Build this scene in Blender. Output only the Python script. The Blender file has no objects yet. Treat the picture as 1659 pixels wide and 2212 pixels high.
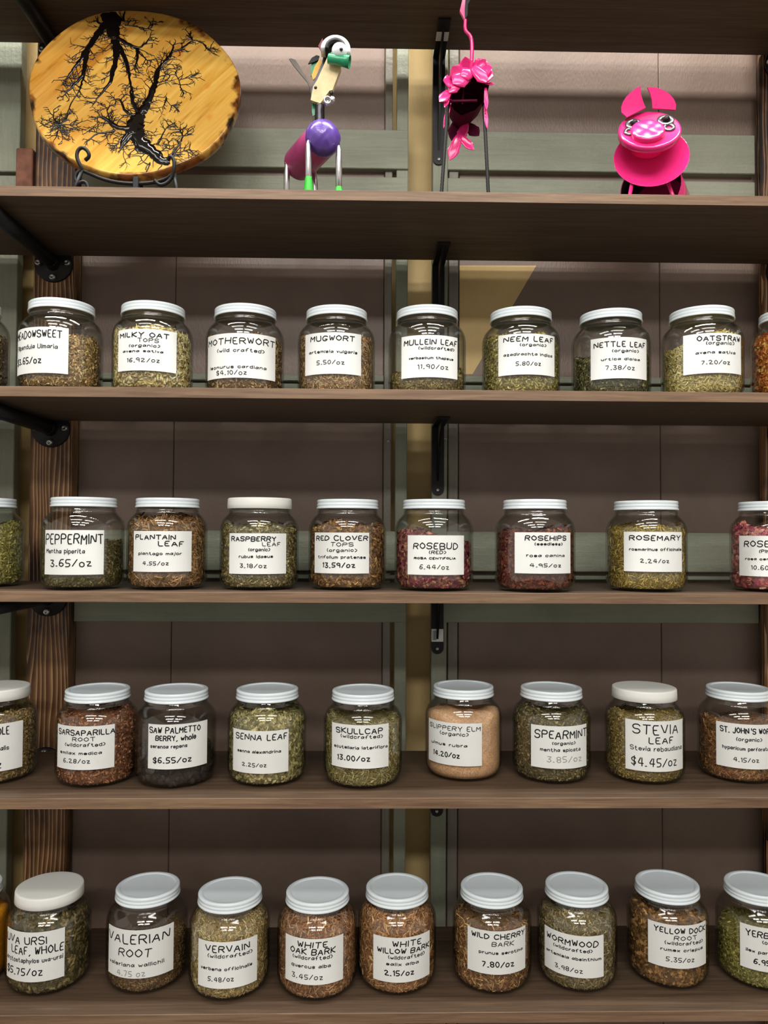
import bpy, math, random
import numpy as np
from mathutils import Matrix, Vector

# ------------------------------------------------------------------ camera, world, lights, exposure
scene = bpy.context.scene
COL = scene.collection
R_ = random.Random(7)
cam_d = bpy.data.cameras.new('camera')
cam = bpy.data.objects.new('camera', cam_d)
COL.objects.link(cam)
cam_d.sensor_fit = 'VERTICAL'
cam_d.sensor_height = 36.0
cam_d.lens = 1662.0 / 2212.0 * 36.0
cam_d.clip_start = 0.05
RIGHT = (0.999804, -0.019166, 0.005027)
UP = (-0.00557, -0.028395, 0.999581)
FWD = (0.019015, 0.999413, 0.028496)
m = Matrix.Identity(4)
for i in range(3):
    m[i][0] = RIGHT[i]; m[i][1] = UP[i]; m[i][2] = -FWD[i]
m[1][3] = -1.3
cam.matrix_world = m
scene.camera = cam

world = bpy.data.worlds.new('shop_ambient')
scene.world = world
world.use_nodes = True
bg = world.node_tree.nodes['Background']
bg.inputs[0].default_value = (1.0, 0.93, 0.83, 1)
bg.inputs[1].default_value = 0.60

def area(name, loc, target, sx, sy, power, color=(1, 0.98, 0.94)):
    d = bpy.data.lights.new(name, 'AREA')
    d.shape = 'RECTANGLE'; d.size = sx; d.size_y = sy; d.energy = power; d.color = color
    o = bpy.data.objects.new(name, d); COL.objects.link(o)
    o.location = loc
    o.rotation_euler = (Vector(target) - Vector(loc)).to_track_quat('-Z', 'Y').to_euler()
    return o

# rows of ceiling fixtures: one row close in front of the shelves, two further into the shop
CEIL = 1.95
for x in (-0.75, 0.62):
    area('ceiling_lamp', (x, -0.25, CEIL), (x, -0.22, -1.0), 1.1, 0.14, 38)
    area('ceiling_lamp', (x, -1.2, CEIL), (x, -0.6, -1.0), 1.1, 0.30, 12)
    area('ceiling_lamp', (x, -2.25, CEIL), (x, 0.2, 0.0), 1.1, 0.30, 33)
    area('ceiling_lamp', (x, -3.7, CEIL), (x, 0.3, -0.3), 1.1, 0.35, 42)

vs = scene.view_settings
scene.display_settings.display_device = 'sRGB'
vs.view_transform = 'Standard'
vs.look = 'None'
vs.gamma = 1.0
vs.use_curve_mapping = False
vs.exposure = -0.10
scene.cycles.transparent_max_bounces = 40
scene.cycles.max_bounces = 10

# ------------------------------------------------------------------ helpers
def lin(r, g, b):
    f = lambda c: (c / 255 / 12.92) if c / 255 <= 0.04045 else ((c / 255 + 0.055) / 1.055) ** 2.4
    return (f(r), f(g), f(b), 1.0)

class NT:
    def __init__(self, name):
        self.m = bpy.data.materials.new(name); self.m.use_nodes = True
        self.t = self.m.node_tree; self.n = self.t.nodes; self.l = self.t.links
        self.b = self.n['Principled BSDF']; self.out = self.n['Material Output']
    def new(self, typ, **kw):
        nd = self.n.new(typ)
        for k, v in kw.items():
            setattr(nd, k, v)
        return nd
    def put(self, sock, v):
        if hasattr(v, 'links'):
            self.l.new(v, sock)
        else:
            sock.default_value = v
    def coord(self, scale=(1, 1, 1), rot=(0, 0, 0), kind='Object'):
        c = self.new('ShaderNodeTexCoord'); mp = self.new('ShaderNodeMapping')
        mp.inputs['Scale'].default_value = scale; mp.inputs['Rotation'].default_value = rot
        self.l.new(c.outputs[kind], mp.inputs[0]); return mp.outputs[0]
    def noise(self, vec, scale=5, detail=4, rough=0.55, dist=0.0):
        nd = self.new('ShaderNodeTexNoise'); self.l.new(vec, nd.inputs['Vector'])
        nd.inputs['Scale'].default_value = scale; nd.inputs['Detail'].default_value = detail
        nd.inputs['Roughness'].default_value = rough; nd.inputs['Distortion'].default_value = dist
        return nd.outputs[0]
    def ramp(self, fac, stops):
        nd = self.new('ShaderNodeValToRGB'); self.l.new(fac, nd.inputs[0])
        e = nd.color_ramp.elements
        while len(e) < len(stops):
            e.new(0.5)
        for i, (p, c) in enumerate(stops):
            e[i].position = p; e[i].color = c if len(c) == 4 else (*c, 1)
        return nd.outputs[0]
    def math(self, op, a, b=None, clamp=False):
        nd = self.new('ShaderNodeMath', operation=op, use_clamp=clamp)
        self.put(nd.inputs[0], a)
        if b is not None:
            self.put(nd.inputs[1], b)
        return nd.outputs[0]
    def mix(self, fac, a, b, mode='MIX'):
        nd = self.new('ShaderNodeMix', data_type='RGBA', blend_type=mode)
        self.put(nd.inputs[0], fac); self.put(nd.inputs[6], a); self.put(nd.inputs[7], b)
        return nd.outputs[2]
    def bump(self, h, strength=0.3, dist=0.002):
        nd = self.new('ShaderNodeBump'); nd.inputs['Strength'].default_value = strength
        nd.inputs['Distance'].default_value = dist
        self.l.new(h, nd.inputs['Height']); self.l.new(nd.outputs[0], self.b.inputs['Normal'])
    def base(self, c, rough=0.5, metal=0.0, spec=0.5, coat=0.0):
        self.put(self.b.inputs['Base Color'], c); self.put(self.b.inputs['Roughness'], rough)
        self.b.inputs['Metallic'].default_value = metal
        self.b.inputs['Specular IOR Level'].default_value = spec
        self.b.inputs['Coat Weight'].default_value = coat
        self.b.inputs['Coat Roughness'].default_value = 0.05
        return self.m

def plain(name, rgb, rough=0.5, metal=0.0, spec=0.5, coat=0.0, var=0.12, scale=60):
    t = NT(name)
    c = lin(*rgb)
    n = t.noise(t.coord(), scale, 3)
    d = tuple(max(0, v * (1 - var)) for v in c[:3]) + (1,)
    u = tuple(min(1, v * (1 + var)) for v in c[:3]) + (1,)
    return t.base(t.ramp(n, [(0.3, d), (0.7, u)]), rough, metal, spec, coat)

def mesh(name, verts, faces, mat, parent=None, smooth=True, col=None):
    me = bpy.data.meshes.new(name)
    v = np.asarray(verts, dtype=float).reshape(-1, 3)
    if parent is not None:
        off = np.array(parent.location) if parent.parent is None else np.array(parent.location) + np.array(parent.parent.location)
        v = v - off
    me.from_pydata(v.tolist(), [], faces)
    me.materials.append(mat)
    if smooth:
        me.polygons.foreach_set('use_smooth', [True] * len(me.polygons))
    if col is not None:
        a = me.color_attributes.new('tint', 'FLOAT_COLOR', 'POINT')
        a.data.foreach_set('color', np.asarray(col, dtype=np.float32).ravel())
    me.update()
    o = bpy.data.objects.new(name, me); COL.objects.link(o)
    if parent is not None:
        o.parent = parent
    return o

def thing(name, label, cat, loc, group=None):
    o = bpy.data.objects.new(name, None); COL.objects.link(o)
    o.location = loc; o.empty_display_size = 0.03
    return tag(o, label, cat, group)

def tag(o, label, cat=None, group=None, kind=None):
    o['label'] = label
    if cat: o['category'] = cat
    if group: o['group'] = group
    if kind: o['kind'] = kind
    return o

def box(x0, x1, y0, y1, z0, z1, b=0.0015):
    """bevelled box: vertices and faces"""
    b = min(b, (x1 - x0) / 3, (y1 - y0) / 3, (z1 - z0) / 3)
    xs, ys, zs = (x0, x1), (y0, y1), (z0, z1)
    V = []; idx = {}
    for i in (0, 1):
        for j in (0, 1):
            for k in (0, 1):
                sx, sy, sz = (1, -1)[i] * b, (1, -1)[j] * b, (1, -1)[k] * b
                for a in range(3):
                    p = [xs[i] + sx, ys[j] + sy, zs[k] + sz]
                    p[a] = (xs[i], ys[j], zs[k])[a]
                    idx[(i, j, k, a)] = len(V); V.append(p)
    F = []
    q = lambda *t: F.append([idx[u] for u in t])
    for i in (0, 1):
        q((i, 0, 0, 0), (i, 1, 0, 0), (i, 1, 1, 0), (i, 0, 1, 0))
        q((0, i, 0, 1), (1, i, 0, 1), (1, i, 1, 1), (0, i, 1, 1))
        q((0, 0, i, 2), (1, 0, i, 2), (1, 1, i, 2), (0, 1, i, 2))
    for i in (0, 1):
        for j in (0, 1):
            q((i, j, 0, 0), (i, j, 1, 0), (i, j, 1, 1), (i, j, 0, 1))
            q((i, 0, j, 0), (i, 1, j, 0), (i, 1, j, 2), (i, 0, j, 2))
            q((0, i, j, 1), (1, i, j, 1), (1, i, j, 2), (0, i, j, 2))
            for k in (0, 1):
                q((i, j, k, 0), (i, j, k, 1), (i, j, k, 2))
    return V, F

def basis(axis):
    a = Vector(axis).normalized()
    u = a.orthogonal().normalized(); v = a.cross(u)
    return np.array(u), np.array(v), np.array(a)

def lathe(profile, n=48, origin=(0, 0, 0), axis=(0, 0, 1), closed=False):
    """profile of (r, h) along the axis"""
    u, v, a = basis(axis); o = np.array(origin)
    if tuple(axis) == (0, 0, 1):
        u, v, a = np.array((1., 0, 0)), np.array((0, 1., 0)), np.array((0, 0, 1.))
    V = []; F = []; rings = []
    for r, h in profile:
        if r < 1e-6:
            rings.append([len(V)]); V.append(o + a * h)
        else:
            rings.append(list(range(len(V), len(V) + n)))
            for i in range(n):
                t = 2 * math.pi * i / n
                V.append(o + a * h + (u * math.cos(t) + v * math.sin(t)) * r)
    for k in range(len(rings) - 1 + (1 if closed else 0)):
        A, B = rings[k], rings[(k + 1) % len(rings)]
        for i in range(n):
            j = (i + 1) % n
            if len(A) == 1 and len(B) == 1: break
            if len(A) == 1: F.append([A[0], B[j], B[i]])
            elif len(B) == 1: F.append([A[i], A[j], B[0]])
            else: F.append([A[i], A[j], B[j], B[i]])
    return V, F

def smoothline(pts, it=2):
    P = [np.array(p, float) for p in pts]
    for _ in range(it):
        Q = [P[0]]
        for a, b in zip(P[:-1], P[1:]):
            Q += [a * .75 + b * .25, a * .25 + b * .75]
        Q.append(P[-1]); P = Q
    return P

def tube(pts, r, n=10, r1=None, sm=2):
    P = smoothline(pts, sm) if sm else [np.array(p, float) for p in pts]
    V = []; F = []; up = None
    for i, p in enumerate(P):
        d = P[min(i + 1, len(P) - 1)] - P[max(i - 1, 0)]
        d = d / (np.linalg.norm(d) + 1e-12)
        if up is None:
            up = basis(d)[0]
        up = up - d * (up @ d); up /= np.linalg.norm(up) + 1e-12
        w = np.cross(d, up)
        rr = r if r1 is None else r + (r1 - r) * i / (len(P) - 1)
        for k in range(n):
            t = 2 * math.pi * k / n
            V.append(p + (up * math.cos(t) + w * math.sin(t)) * rr)
    for i in range(len(P) - 1):
        for k in range(n):
            j = (k + 1) % n
            F.append([i * n + k, i * n + j, (i + 1) * n + j, (i + 1) * n + k])
    F.append(list(range(n))[::-1]); F.append([(len(P) - 1) * n + k for k in range(n)])
    return V, F

def join(*vf):
    V = []; F = []
    for v, f in vf:
        o = len(V); V += list(v); F += [[i + o for i in q] for q in f]
    return V, F

def sphere(c, r, n=20, m=12, sc=(1, 1, 1)):
    V, F = lathe([(r * math.sin(math.pi * k / m), -r * math.cos(math.pi * k / m)) for k in range(m + 1)], n)
    return [np.array(c) + np.array(v) * np.array(sc) for v in V], F

def plate(pts, th, nrm):
    """outline with thickness th along nrm"""
    nv = np.array(Vector(nrm).normalized()) * th; n = len(pts)
    V = [np.array(p, float) for p in pts] + [np.array(p, float) + nv for p in pts]
    F = [list(range(n)), list(range(2 * n - 1, n - 1, -1))] + [[i, i + n, (i + 1) % n + n, (i + 1) % n] for i in range(n)]
    return V, F

# ------------------------------------------------------------------ materials
def wood_laminate(name, k_):
    t = NT(name)
    L = lambda *c: lin(*[v * k_ for v in c])
    g = t.noise(t.coord((1.3, 34, 34)), 3.2, 7, 0.62, 0.6)
    f = t.noise(t.coord((9, 260, 260)), 2.0, 4, 0.6)
    k = t.math('ADD', t.math('MULTIPLY', g, 0.75), t.math('MULTIPLY', f, 0.3))
    c = t.ramp(k, [(0.36, L(66, 51, 39)), (0.5, L(81, 64, 50)), (0.64, L(95, 77, 61))])
    t.bump(f, 0.12, 0.0006)
    return t.base(c, 0.5, 0, 0.35)
M_shelf = wood_laminate('walnut_laminate', 1.0)
M_edge = wood_laminate('edge_banding', 1.46)

def painted(name, c0, c1, grain=None, bump=0.5, rough=0.42, spec=0.5, fine=190):
    t = NT(name)
    big = t.noise(t.coord(), 5, 4, 0.6)
    c = t.ramp(big, [(0.3, lin(*c0)), (0.7, lin(*c1))])
    if grain:
        gn = t.noise(t.coord(grain), 4, 6, 0.65, 0.8)
        c = t.mix(t.math('MULTIPLY', gn, 0.5), c, lin(*[v * 0.72 for v in c0]))
        h = t.math('ADD', t.noise(t.coord((1, 1, 1), (0, 0.6, 0)), fine, 3), t.math('MULTIPLY', gn, 1.2))
    else:
        h = t.noise(t.coord((1.6, 1, 0.6), (0, 0.6, 0)), fine, 3, 0.5)
    t.bump(h, bump, 0.0022)
    return t.base(c, rough, 0, spec)
M_mauve = painted('mauve_paint', (112, 94, 82), (130, 111, 100), None, 0.28, 0.42, 0.4)
M_sageH = painted('sage_paint_rail', (138, 142, 123), (160, 163, 144), (2.0, 20, 30), 0.5, 0.5, 0.4, 120)
M_sageV = painted('sage_paint_stile', (130, 135, 117), (156, 158, 139), (30, 20, 2.0), 0.5, 0.5, 0.4, 120)
M_greyV = painted('grey_mauve_strip', (124, 116, 108), (142, 138, 124), (40, 20, 2.0), 0.5, 0.45, 0.4, 120)
M_tan = painted('tan_paint', (196, 166, 110), (216, 188, 130), None, 0.4, 0.55, 0.35, 110)

def burnt():
    t = NT('scorched_pine')
    c = t.new('ShaderNodeTexCoord'); sp = t.new('ShaderNodeSeparateXYZ'); t.l.new(c.outputs['Object'], sp.inputs[0])
    w = t.noise(t.coord((9, 9, 1.6)), 1.5, 2, 0.5)
    ph = t.math('ADD', t.math('MULTIPLY', t.math('ADD', sp.outputs[0], sp.outputs[1]), 118.0), t.math('MULTIPLY', w, 5.5))
    ring = t.math('POWER', t.math('FRACT', ph), 2.4)
    fine = t.noise(t.coord((240, 240, 3)), 1.5, 3)
    k = t.math('ADD', ring, t.math('MULTIPLY', t.math('SUBTRACT', fine, 0.5), 0.5))
    char = t.ramp(t.noise(t.coord((2.2, 2.2, 1.0)), 4.6, 4, 0.6), [(0.42, (0, 0, 0)), (0.6, (1, 1, 1))])
    a = t.ramp(k, [(0.0, lin(104, 68, 42)), (0.35, lin(146, 104, 66)), (0.85, lin(206, 168, 124))])
    d = t.ramp(k, [(0.1, lin(22, 12, 8)), (0.5, lin(58, 34, 21)), (0.9, lin(158, 112, 72))])
    t.bump(ring, 0.25, 0.001)
    return t.base(t.mix(char, a, d), 0.5, 0, 0.4)
M_burnt = burnt()
M_black = plain('black_iron', (13, 13, 14), 0.5, 0.0, 0.3)
M_blackpipe = plain('black_pipe_steel', (15, 15, 16), 0.5, 0.1, 0.35)
M_screw = plain('zinc_screw', (170, 170, 168), 0.32, 0.9)
M_steel = plain('polished_steel', (225, 225, 228), 0.28, 1.0)
M_bolt = plain('dark_bolt_steel', (70, 68, 74), 0.3, 0.9)
M_liner = plain('grey_lid_liner', (176, 168, 154), 0.6)
M_washer = plain('grey_steel_washer', (120, 120, 122), 0.25, 0.8)
M_lid = plain('white_enamel_lid', (234, 245, 251), 0.25, 0, 0.5, 0.15, 0.01)
M_plid = plain('white_plastic_lid', (238, 239, 234), 0.42, 0, 0.4, 0, 0.01)
M_paper = plain('white_card', (234, 236, 234), 0.65, 0, 0.25, 0, 0.015, 30)
M_ink = plain('black_marker_ink', (18, 18, 20), 0.5, 0, 0.3)
M_greyink = plain('faded_grey_ink', (150, 152, 152), 0.6, 0, 0.3)
M_pink = plain('pink_gloss_paint', (232, 48, 128), 0.18, 0, 0.45, 0.25, 0.03)
M_pinkdark = plain('shaded_pink_paint', (84, 14, 46), 0.8, 0, 0.12, 0, 0.2)  # darkened pink: shade inside the flamingo's hollow body is put into the colour
M_purple = plain('purple_paint', (98, 68, 158), 0.3, 0.1, 0.5, 0.4, 0.15, 50)
M_magenta = plain('dusty_magenta_paint', (186, 72, 128), 0.4, 0, 0.4, 0.1, 0.08)
M_green = plain('bright_green_paint', (40, 170, 40), 0.35)
M_teal = plain('teal_green_paint', (30, 140, 96), 0.3, 0, 0.5, 0.3)
M_cream = plain('cream_paint', (232, 210, 160), 0.45, 0, 0.4, 0, 0.12, 90)
M_yellow = plain('yellow_paint', (232, 172, 20), 0.35)
M_white = plain('white_gloss_paint', (235, 236, 238), 0.22, 0, 0.5, 0.4, 0.04)
M_red = plain('dark_red_paint', (120, 28, 44), 0.4)
M_greymetal = plain('dull_grey_metal', (112, 104, 98), 0.55, 0.0)
M_epoxy = plain('black_epoxy_char', (14, 10, 9), 0.10, 0, 0.4, 0.0, 0.2)
M_redwood = plain('red_brown_block', (128, 84, 66), 0.7, 0, 0.3, 0, 0.3, 50)

def glass():
    t = NT('jar_glass')
    lw = t.new('ShaderNodeLayerWeight'); lw.inputs[0].default_value = 0.5
    fac = lw.outputs['Facing']
    p = t.math('POWER', fac, 4.0)
    tr = t.new('ShaderNodeBsdfTransparent'); gl = t.new('ShaderNodeBsdfGlossy'); mx = t.new('ShaderNodeMixShader')
    t.l.new(t.ramp(t.math('POWER', fac, 3.0), [(0.0, (0.975, 0.98, 0.975, 1)), (1.0, (0.50, 0.53, 0.50, 1))]), tr.inputs[0])
    gl.inputs['Roughness'].default_value = 0.03
    gl.inputs['Color'].default_value = (1, 1, 1, 1)
    w = t.math('ADD', t.math('MULTIPLY', p, 0.5), 0.045)
    t.l.new(w, mx.inputs[0]); t.l.new(tr.outputs[0], mx.inputs[1]); t.l.new(gl.outputs[0], mx.inputs[2])
    t.l.new(mx.outputs[0], t.out.inputs[0])
    return t.m
M_glass = glass()

def herbmat():
    t = NT('dried_plant_matter')
    a = t.new('ShaderNodeVertexColor'); a.layer_name = 'tint'
    n = t.noise(t.coord(), 380, 3)
    c = t.mix(0.55, a.outputs[0], t.ramp(n, [(0.35, (0.35, 0.31, 0.27, 1)), (0.62, (1, 1, 1, 1))]), 'MULTIPLY')
    t.bump(n, 0.5, 0.002)
    return t.base(c, 0.75, 0, 0.3)
M_herb = herbmat()
# ------------------------------------------------------------------ wall
YP = 0.325           # face of the painted panels
def struct(name, b, mat, label):
    V, F = box(*b)
    return tag(mesh(name, V, F, mat, None, False), label, None, None, 'structure')

struct('floor', (-3.0, 3.0, -7.0, 0.40, -1.47, -1.45), plain('dark_floor', (92, 80, 68), 0.6), 'dark shop floor below the shelves')
struct('ceiling', (-3.0, 3.0, -7.0, 0.40, 1.97, 2.0), plain('pale_ceiling', (205, 200, 190), 0.8), 'pale ceiling above the shelves')
struct('wall_back', (-3.0, 3.0, 0.38, 0.40, -1.45, 1.97), M_tan, 'tan painted wall seen in the gaps between the sage frames')
for i, (x0, x1, w) in enumerate([(-0.612, -0.4135, 'left'), (-0.4125, 0.0285, 'middle left'), (0.1885, 0.6197, 'middle right'), (0.6207, 0.93, 'right')]):
    struct('wall_panel', (x0, x1, YP, YP + 0.012, -1.45, 1.6), M_mauve, 'mauve painted wall panel, %s one between the scorched posts' % w)
tv = [(0.1898, 0.574), (0.3544, 0.5759), (0.2179, 0.3408), (0.1898, 0.3405)]
V, F = plate([(x, 0.3245, z) for x, z in tv], 0.002, (0, 1, 0))
tag(mesh('wall_panel', V, F, M_tan, None, False), 'tan triangular patch of wall panel above the mullein and neem jars', None, None, 'structure')

trim_no = [0]
def trim(b, mat, label):
    trim_no[0] += 1
    return struct('trim_%d' % trim_no[0], b, mat, label)
def screw(parent, x, y, z, r=0.0042):
    V, F = lathe([(0, -0.0012), (r * .35, -0.001), (r * .4, -0.0022), (r * 0.8, -0.002), (r, -0.0008), (r, 0.002)], 14, (x, y, z), (0, 1, 0))
    return mesh('screw', V, F, M_screw, parent)

# stiles and strips around the middle gap
t1 = trim((0.0293, 0.0453, 0.317, 0.335, -1.45, 1.6), M_greyV, 'narrow grey strip left of the middle gap')
t2 = trim((0.0535, 0.0785, 0.312, 0.335, -1.45, 1.6), M_sageV, 'sage green stile left of the middle gap')
t3 = trim((0.1300, 0.1620, 0.304, 0.335, -1.45, 1.6), M_sageV, 'sage green stile behind the black brackets')
t4 = trim((0.1655, 0.1860, 0.314, 0.335, -1.45, 1.6), M_greyV, 'narrow grey strip right of the black brackets')
trim((-1.5, -0.7385, 0.308, 0.335, -1.45, 0.748), M_sageV, 'sage green board at the far left')
trim((-1.5, -0.7385, 0.308, 0.335, 0.756, 1.5), M_sageV, 'upper sage green board at the far left')
rails = [(0.857, 0.773, 0.3075, 'behind the metal animals'), (0.756, 0.655, 0.3085, 'low behind the metal animals'),
         (0.334, 0.3205, 0.310, 'above the second jar shelf'), (0.3147, 0.245, 0.3105, 'just below the thin one'),
         (0.0055, -0.0775, 0.3085, 'behind the peppermint row'), (-0.0862, -0.0939, 0.309, 'thin, low behind the peppermint row'),
         (-0.102, -0.1843, 0.3085, 'under the peppermint shelf')]
for z1, z0, y, d in rails:
    ends = ((-0.6105, 0.0785), (0.1305, 0.8205))
    for (x0, x1), s in zip(ends, ('left', 'right')):
        if z1 < 0.34 and z1 > 0.2:
            x0, x1 = (x0, 0.0285) if s == 'left' else (0.1885, x1)
        trim((x0, x1, y, 0.335, z0, z1), M_sageH, 'horizontal sage green rail %s, %s of the gap' % (d, s))
for p, x, y, z in [(t1, 0.0385, 0.317, 0.195), (t3, 0.158, 0.304, 0.199)]:
    screw(p, x, y, z, 0.004)

# scorched wooden posts
for x0, x1, s in [(-0.697, -0.612, 'left'), (0.8222, 0.91, 'right')]:
    V, F = box(x0, x1, 0.287, 0.3245 if x0 < 0 else 0.3075, -1.45, 1.5, 0.003)
    o = mesh('wooden_post', V, F, M_burnt, None, False)
    tag(o, 'scorched brown wooden post with dark grain, at the %s end of the shelves' % s, 'post', 'scorched shelf posts')
    o.data.update()
V, F = box(-0.7372, -0.7025, 0.288, 0.307, 0.6, 0.797, 0.002)
tag(mesh('wood_block', V, F, M_redwood, None, False), 'small reddish brown wood block beside the left post, above the top toy shelf', 'wood block')

# ------------------------------------------------------------------ shelves
ZS = [1.0316, 0.5867, 0.2457, -0.0990, -0.4416, -0.7947]
T = 0.0177
D = 0.2812
desc = ['topmost brown wood shelf, only its underside seen above the toys', 'brown wood shelf carrying the wood slice and metal animals',
        'brown wood shelf carrying the row from meadowsweet to oatstraw', 'brown wood shelf carrying the row from peppermint to rosemary',
        'brown wood shelf carrying the row from sarsaparilla to stevia', 'lowest brown wood shelf carrying the row from uva ursi to yellow dock']
for z, d in zip(ZS, desc):
    V, F = box(-1.1, 1.1, 0.0, D - 0.0004, z - T, z, 0.001)
    V2, F2 = box(-1.1, 1.1, -0.0008, 0.0006, z - T + 0.0003, z - 0.0003, 0.0002)
    s = tag(mesh('shelf', V, F, M_shelf, None, False), d, 'shelf', 'brown wood shelves')
    mesh('edge_band', V2, F2, M_edge, s, False)

# ------------------------------------------------------------------ pipe brackets on the posts
place = ['above the wood slice', 'above the meadowsweet jar', 'above the peppermint jar', 'above the sarsaparilla jar', 'behind the sarsaparilla jar', 'at the lowest shelf']
def pipe_bracket(x, zs, lab):
    z = zs - T - 0.0152; yf = 0.2868
    t = thing('pipe_bracket', lab, 'pipe bracket', (x, yf, z), 'black pipe brackets')
    V, F = lathe([(0, 0), (0.039, 0), (0.039, -0.0045), (0.038, -0.0055), (0.0175, -0.0055), (0.015, -0.008), (0.015, -0.024), (0.0145, -0.0255), (0.013, -0.0255)], 40, (x, yf, z), (0, 1, 0))
    mesh('flange', V, F, M_blackpipe, t)
    V, F = tube([(x, yf - 0.02, z), (x, 0.02, z)], 0.0140, 20, None, 0)
    p = mesh('pipe', V, F, M_blackpipe, t)
    for k in range(4):
        a = math.radians(20 + 90 * k) - math.pi / 2 - 0.35
        px, pz = x + 0.0295 * math.cos(a), z + 0.0295 * math.sin(a)
        V, F = lathe([(0, -0.0055), (0.002, -0.0052), (0.0028, -0.0068), (0.0056, -0.006), (0.0068, -0.003), (0.0068, 0.001)], 16, (px, yf - 0.0055, pz), (0, 1, 0))
        mesh('screw', V, F, M_screw, t)
for k, zs in enumerate(ZS):
    pipe_bracket(-0.6535, zs, 'black pipe and round flange on the left post, ' + place[k])
rp = ['above the pig', 'above the jar of orange chips', 'above the pink rose jar', 'above the jar marked st johns', 'behind the jar marked st johns', 'at the lowest shelf']
for k, zs in enumerate(ZS):
    pipe_bracket(0.869, zs, 'black pipe and round flange on the right post, ' + rp[k])

# ------------------------------------------------------------------ flat steel brackets in the middle
def shelf_bracket(x, zs, ln, lab, sticker=None):
    zt = zs - T; y1 = 0.304; w = 0.0128
    t = thing('shelf_bracket', lab, 'bracket', (x, y1, zt), 'black flat shelf brackets')
    pts = [(x - w, y1 - 0.004, zt - 0.002), (x - w, y1 - 0.004, zt - ln + w)]
    for k in range(9):
        a = math.pi + math.pi * k / 8
        pts.append((x + w * math.cos(a), y1 - 0.004, zt - ln + w + w * math.sin(a)))
    pts.append((x + w, y1 - 0.004, zt - 0.002))
    mesh('wall_leg', *plate(pts, 0.004, (0, 1, 0)), M_black, t, False)
    V, F = box(x - w, x + w, y1 - 0.125, y1, zt - 0.0045, zt - 0.0003, 0.0008)
    mesh('arm', V, F, M_black, t, False)
    rib = smoothline([(x - 0.002, y1 - 0.004, zt - ln + 0.03), (x - 0.002, y1 - 0.022, zt - ln * 0.55), (x - 0.002, y1 - 0.05, zt - 0.03), (x - 0.002, y1 - 0.11, zt - 0.0045)], 2)
    rib = [tuple(p) for p in rib] + [(x - 0.002, y1 - 0.004, zt - 0.0045)]
    mesh('gusset', *plate(rib, 0.004, (1, 0, 0)), M_black, t, False)
    screw(t, x, y1 - 0.004, zt - ln + 0.011, 0.0035)
    if sticker == 'arm':
        V, F = box(x - w * .98, x + w * .98, y1 - 0.088, y1 - 0.06, zt - 0.0052, zt - 0.0046, 0.0001)
        mesh('sticker', V, F, M_paper, t, False)
    if sticker == 'leg':
        V, F = box(x - w * .95, x + w * .95, y1 - 0.0048, y1 - 0.0041, zt - ln + 0.026, zt - ln + 0.052, 0.0001)
        s = mesh('sticker', V, F, M_paper, t, False)
        bv = []
        xx = x - w * .8
        for q in range(13):
            wd = (0.0005, 0.0009, 0.0004, 0.0012)[q % 4]
            if xx + wd < x - 0.001:
                bv.append(plate([(xx, y1 - 0.005, zt - ln + 0.029), (xx + wd, y1 - 0.005, zt - ln + 0.029), (xx + wd, y1 - 0.005, zt - ln + 0.049), (xx, y1 - 0.005, zt - ln + 0.049)], 0.0001, (0, 1, 0)))
            xx += wd + 0.0006
        g = mesh('barcode', *join(*bv), M_ink, None, False)
        g.data.transform(Matrix.Translation(-Vector(t.location))); g.parent = s
XB = 0.1425
for k, (ln, lab, st) in enumerate([(0.234, 'tall black steel bracket behind the pink bird', 'arm'), (0.16, 'black steel bracket behind the mullein jar', None),
                                   (0.147, 'black steel bracket above the rosebud jar', None), (0.132, 'black steel bracket with white sticker above the slippery elm jar', 'leg'),
                                   (0.1226, 'black steel bracket showing only its rounded tip above the white willow jar', None)]):
    shelf_bracket(XB, ZS[k], ln, lab, st)

# ------------------------------------------------------------------ jars
RB, HJ = 0.0708, 0.1605
PROF = [(0.0, 0.0022), (0.045, 0.0018), (0.0535, 0.0), (0.0585, 0.0012), (0.0635, 0.0045), (0.0675, 0.0095), (0.0698, 0.0150), (0.0708, 0.0215),
        (0.0708, 0.030), (0.0708, 0.060), (0.0708, 0.090), (0.0708, 0.1030), (0.0704, 0.1085), (0.0692, 0.1145), (0.0668, 0.1205), (0.0632, 0.1258), (0.0592, 0.1300),
        (0.0560, 0.1333), (0.0541, 0.1360), (0.0545, 0.1378), (0.0545, 0.1392), (0.0532, 0.1408), (0.0530, 0.1580)]
PZ = np.array([p[1] for p in PROF[2:]]); PR = np.array([p[0] for p in PROF[2:]])
WALL = 0.0026
def rin(z):
    return np.interp(z, PZ, PR) - WALL
inner = [(max(r - WALL, 0), max(z, 0.0045)) for r, z in reversed(PROF)]
gprof = PROF + [(0.0515, 0.1590)] + inner
GV, GF = lathe(gprof, 56)
g_me = None
LIDP = [(0, 0.1586), (0.0462, 0.1586), (0.0470, 0.1588), (0.0475, 0.1598), (0.0482, 0.1604), (0.0530, 0.1605), (0.0548, 0.1600), (0.0556, 0.1588), (0.0558, 0.1560), (0.0550, 0.1545), (0.0550, 0.1535),
        (0.0559, 0.1522), (0.0559, 0.1500), (0.0552, 0.1488), (0.0553, 0.1478), (0.0566, 0.1464), (0.0567, 0.1445), (0.0561, 0.1438), (0.0540, 0.1442), (0.0538, 0.1570), (0, 0.1575)]
PLIDP = [(0, 0.1622), (0.0520, 0.1622), (0.0550, 0.1620), (0.0566, 0.1612), (0.0572, 0.1598), (0.0576, 0.1520), (0.0579, 0.1432), (0.0574, 0.1428), (0.0545, 0.1430), (0.0540, 0.1570), (0, 0.1580)]
LV, LF = lathe(LIDP, 64)
PV, PF = lathe(PLIDP, 64)

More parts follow.
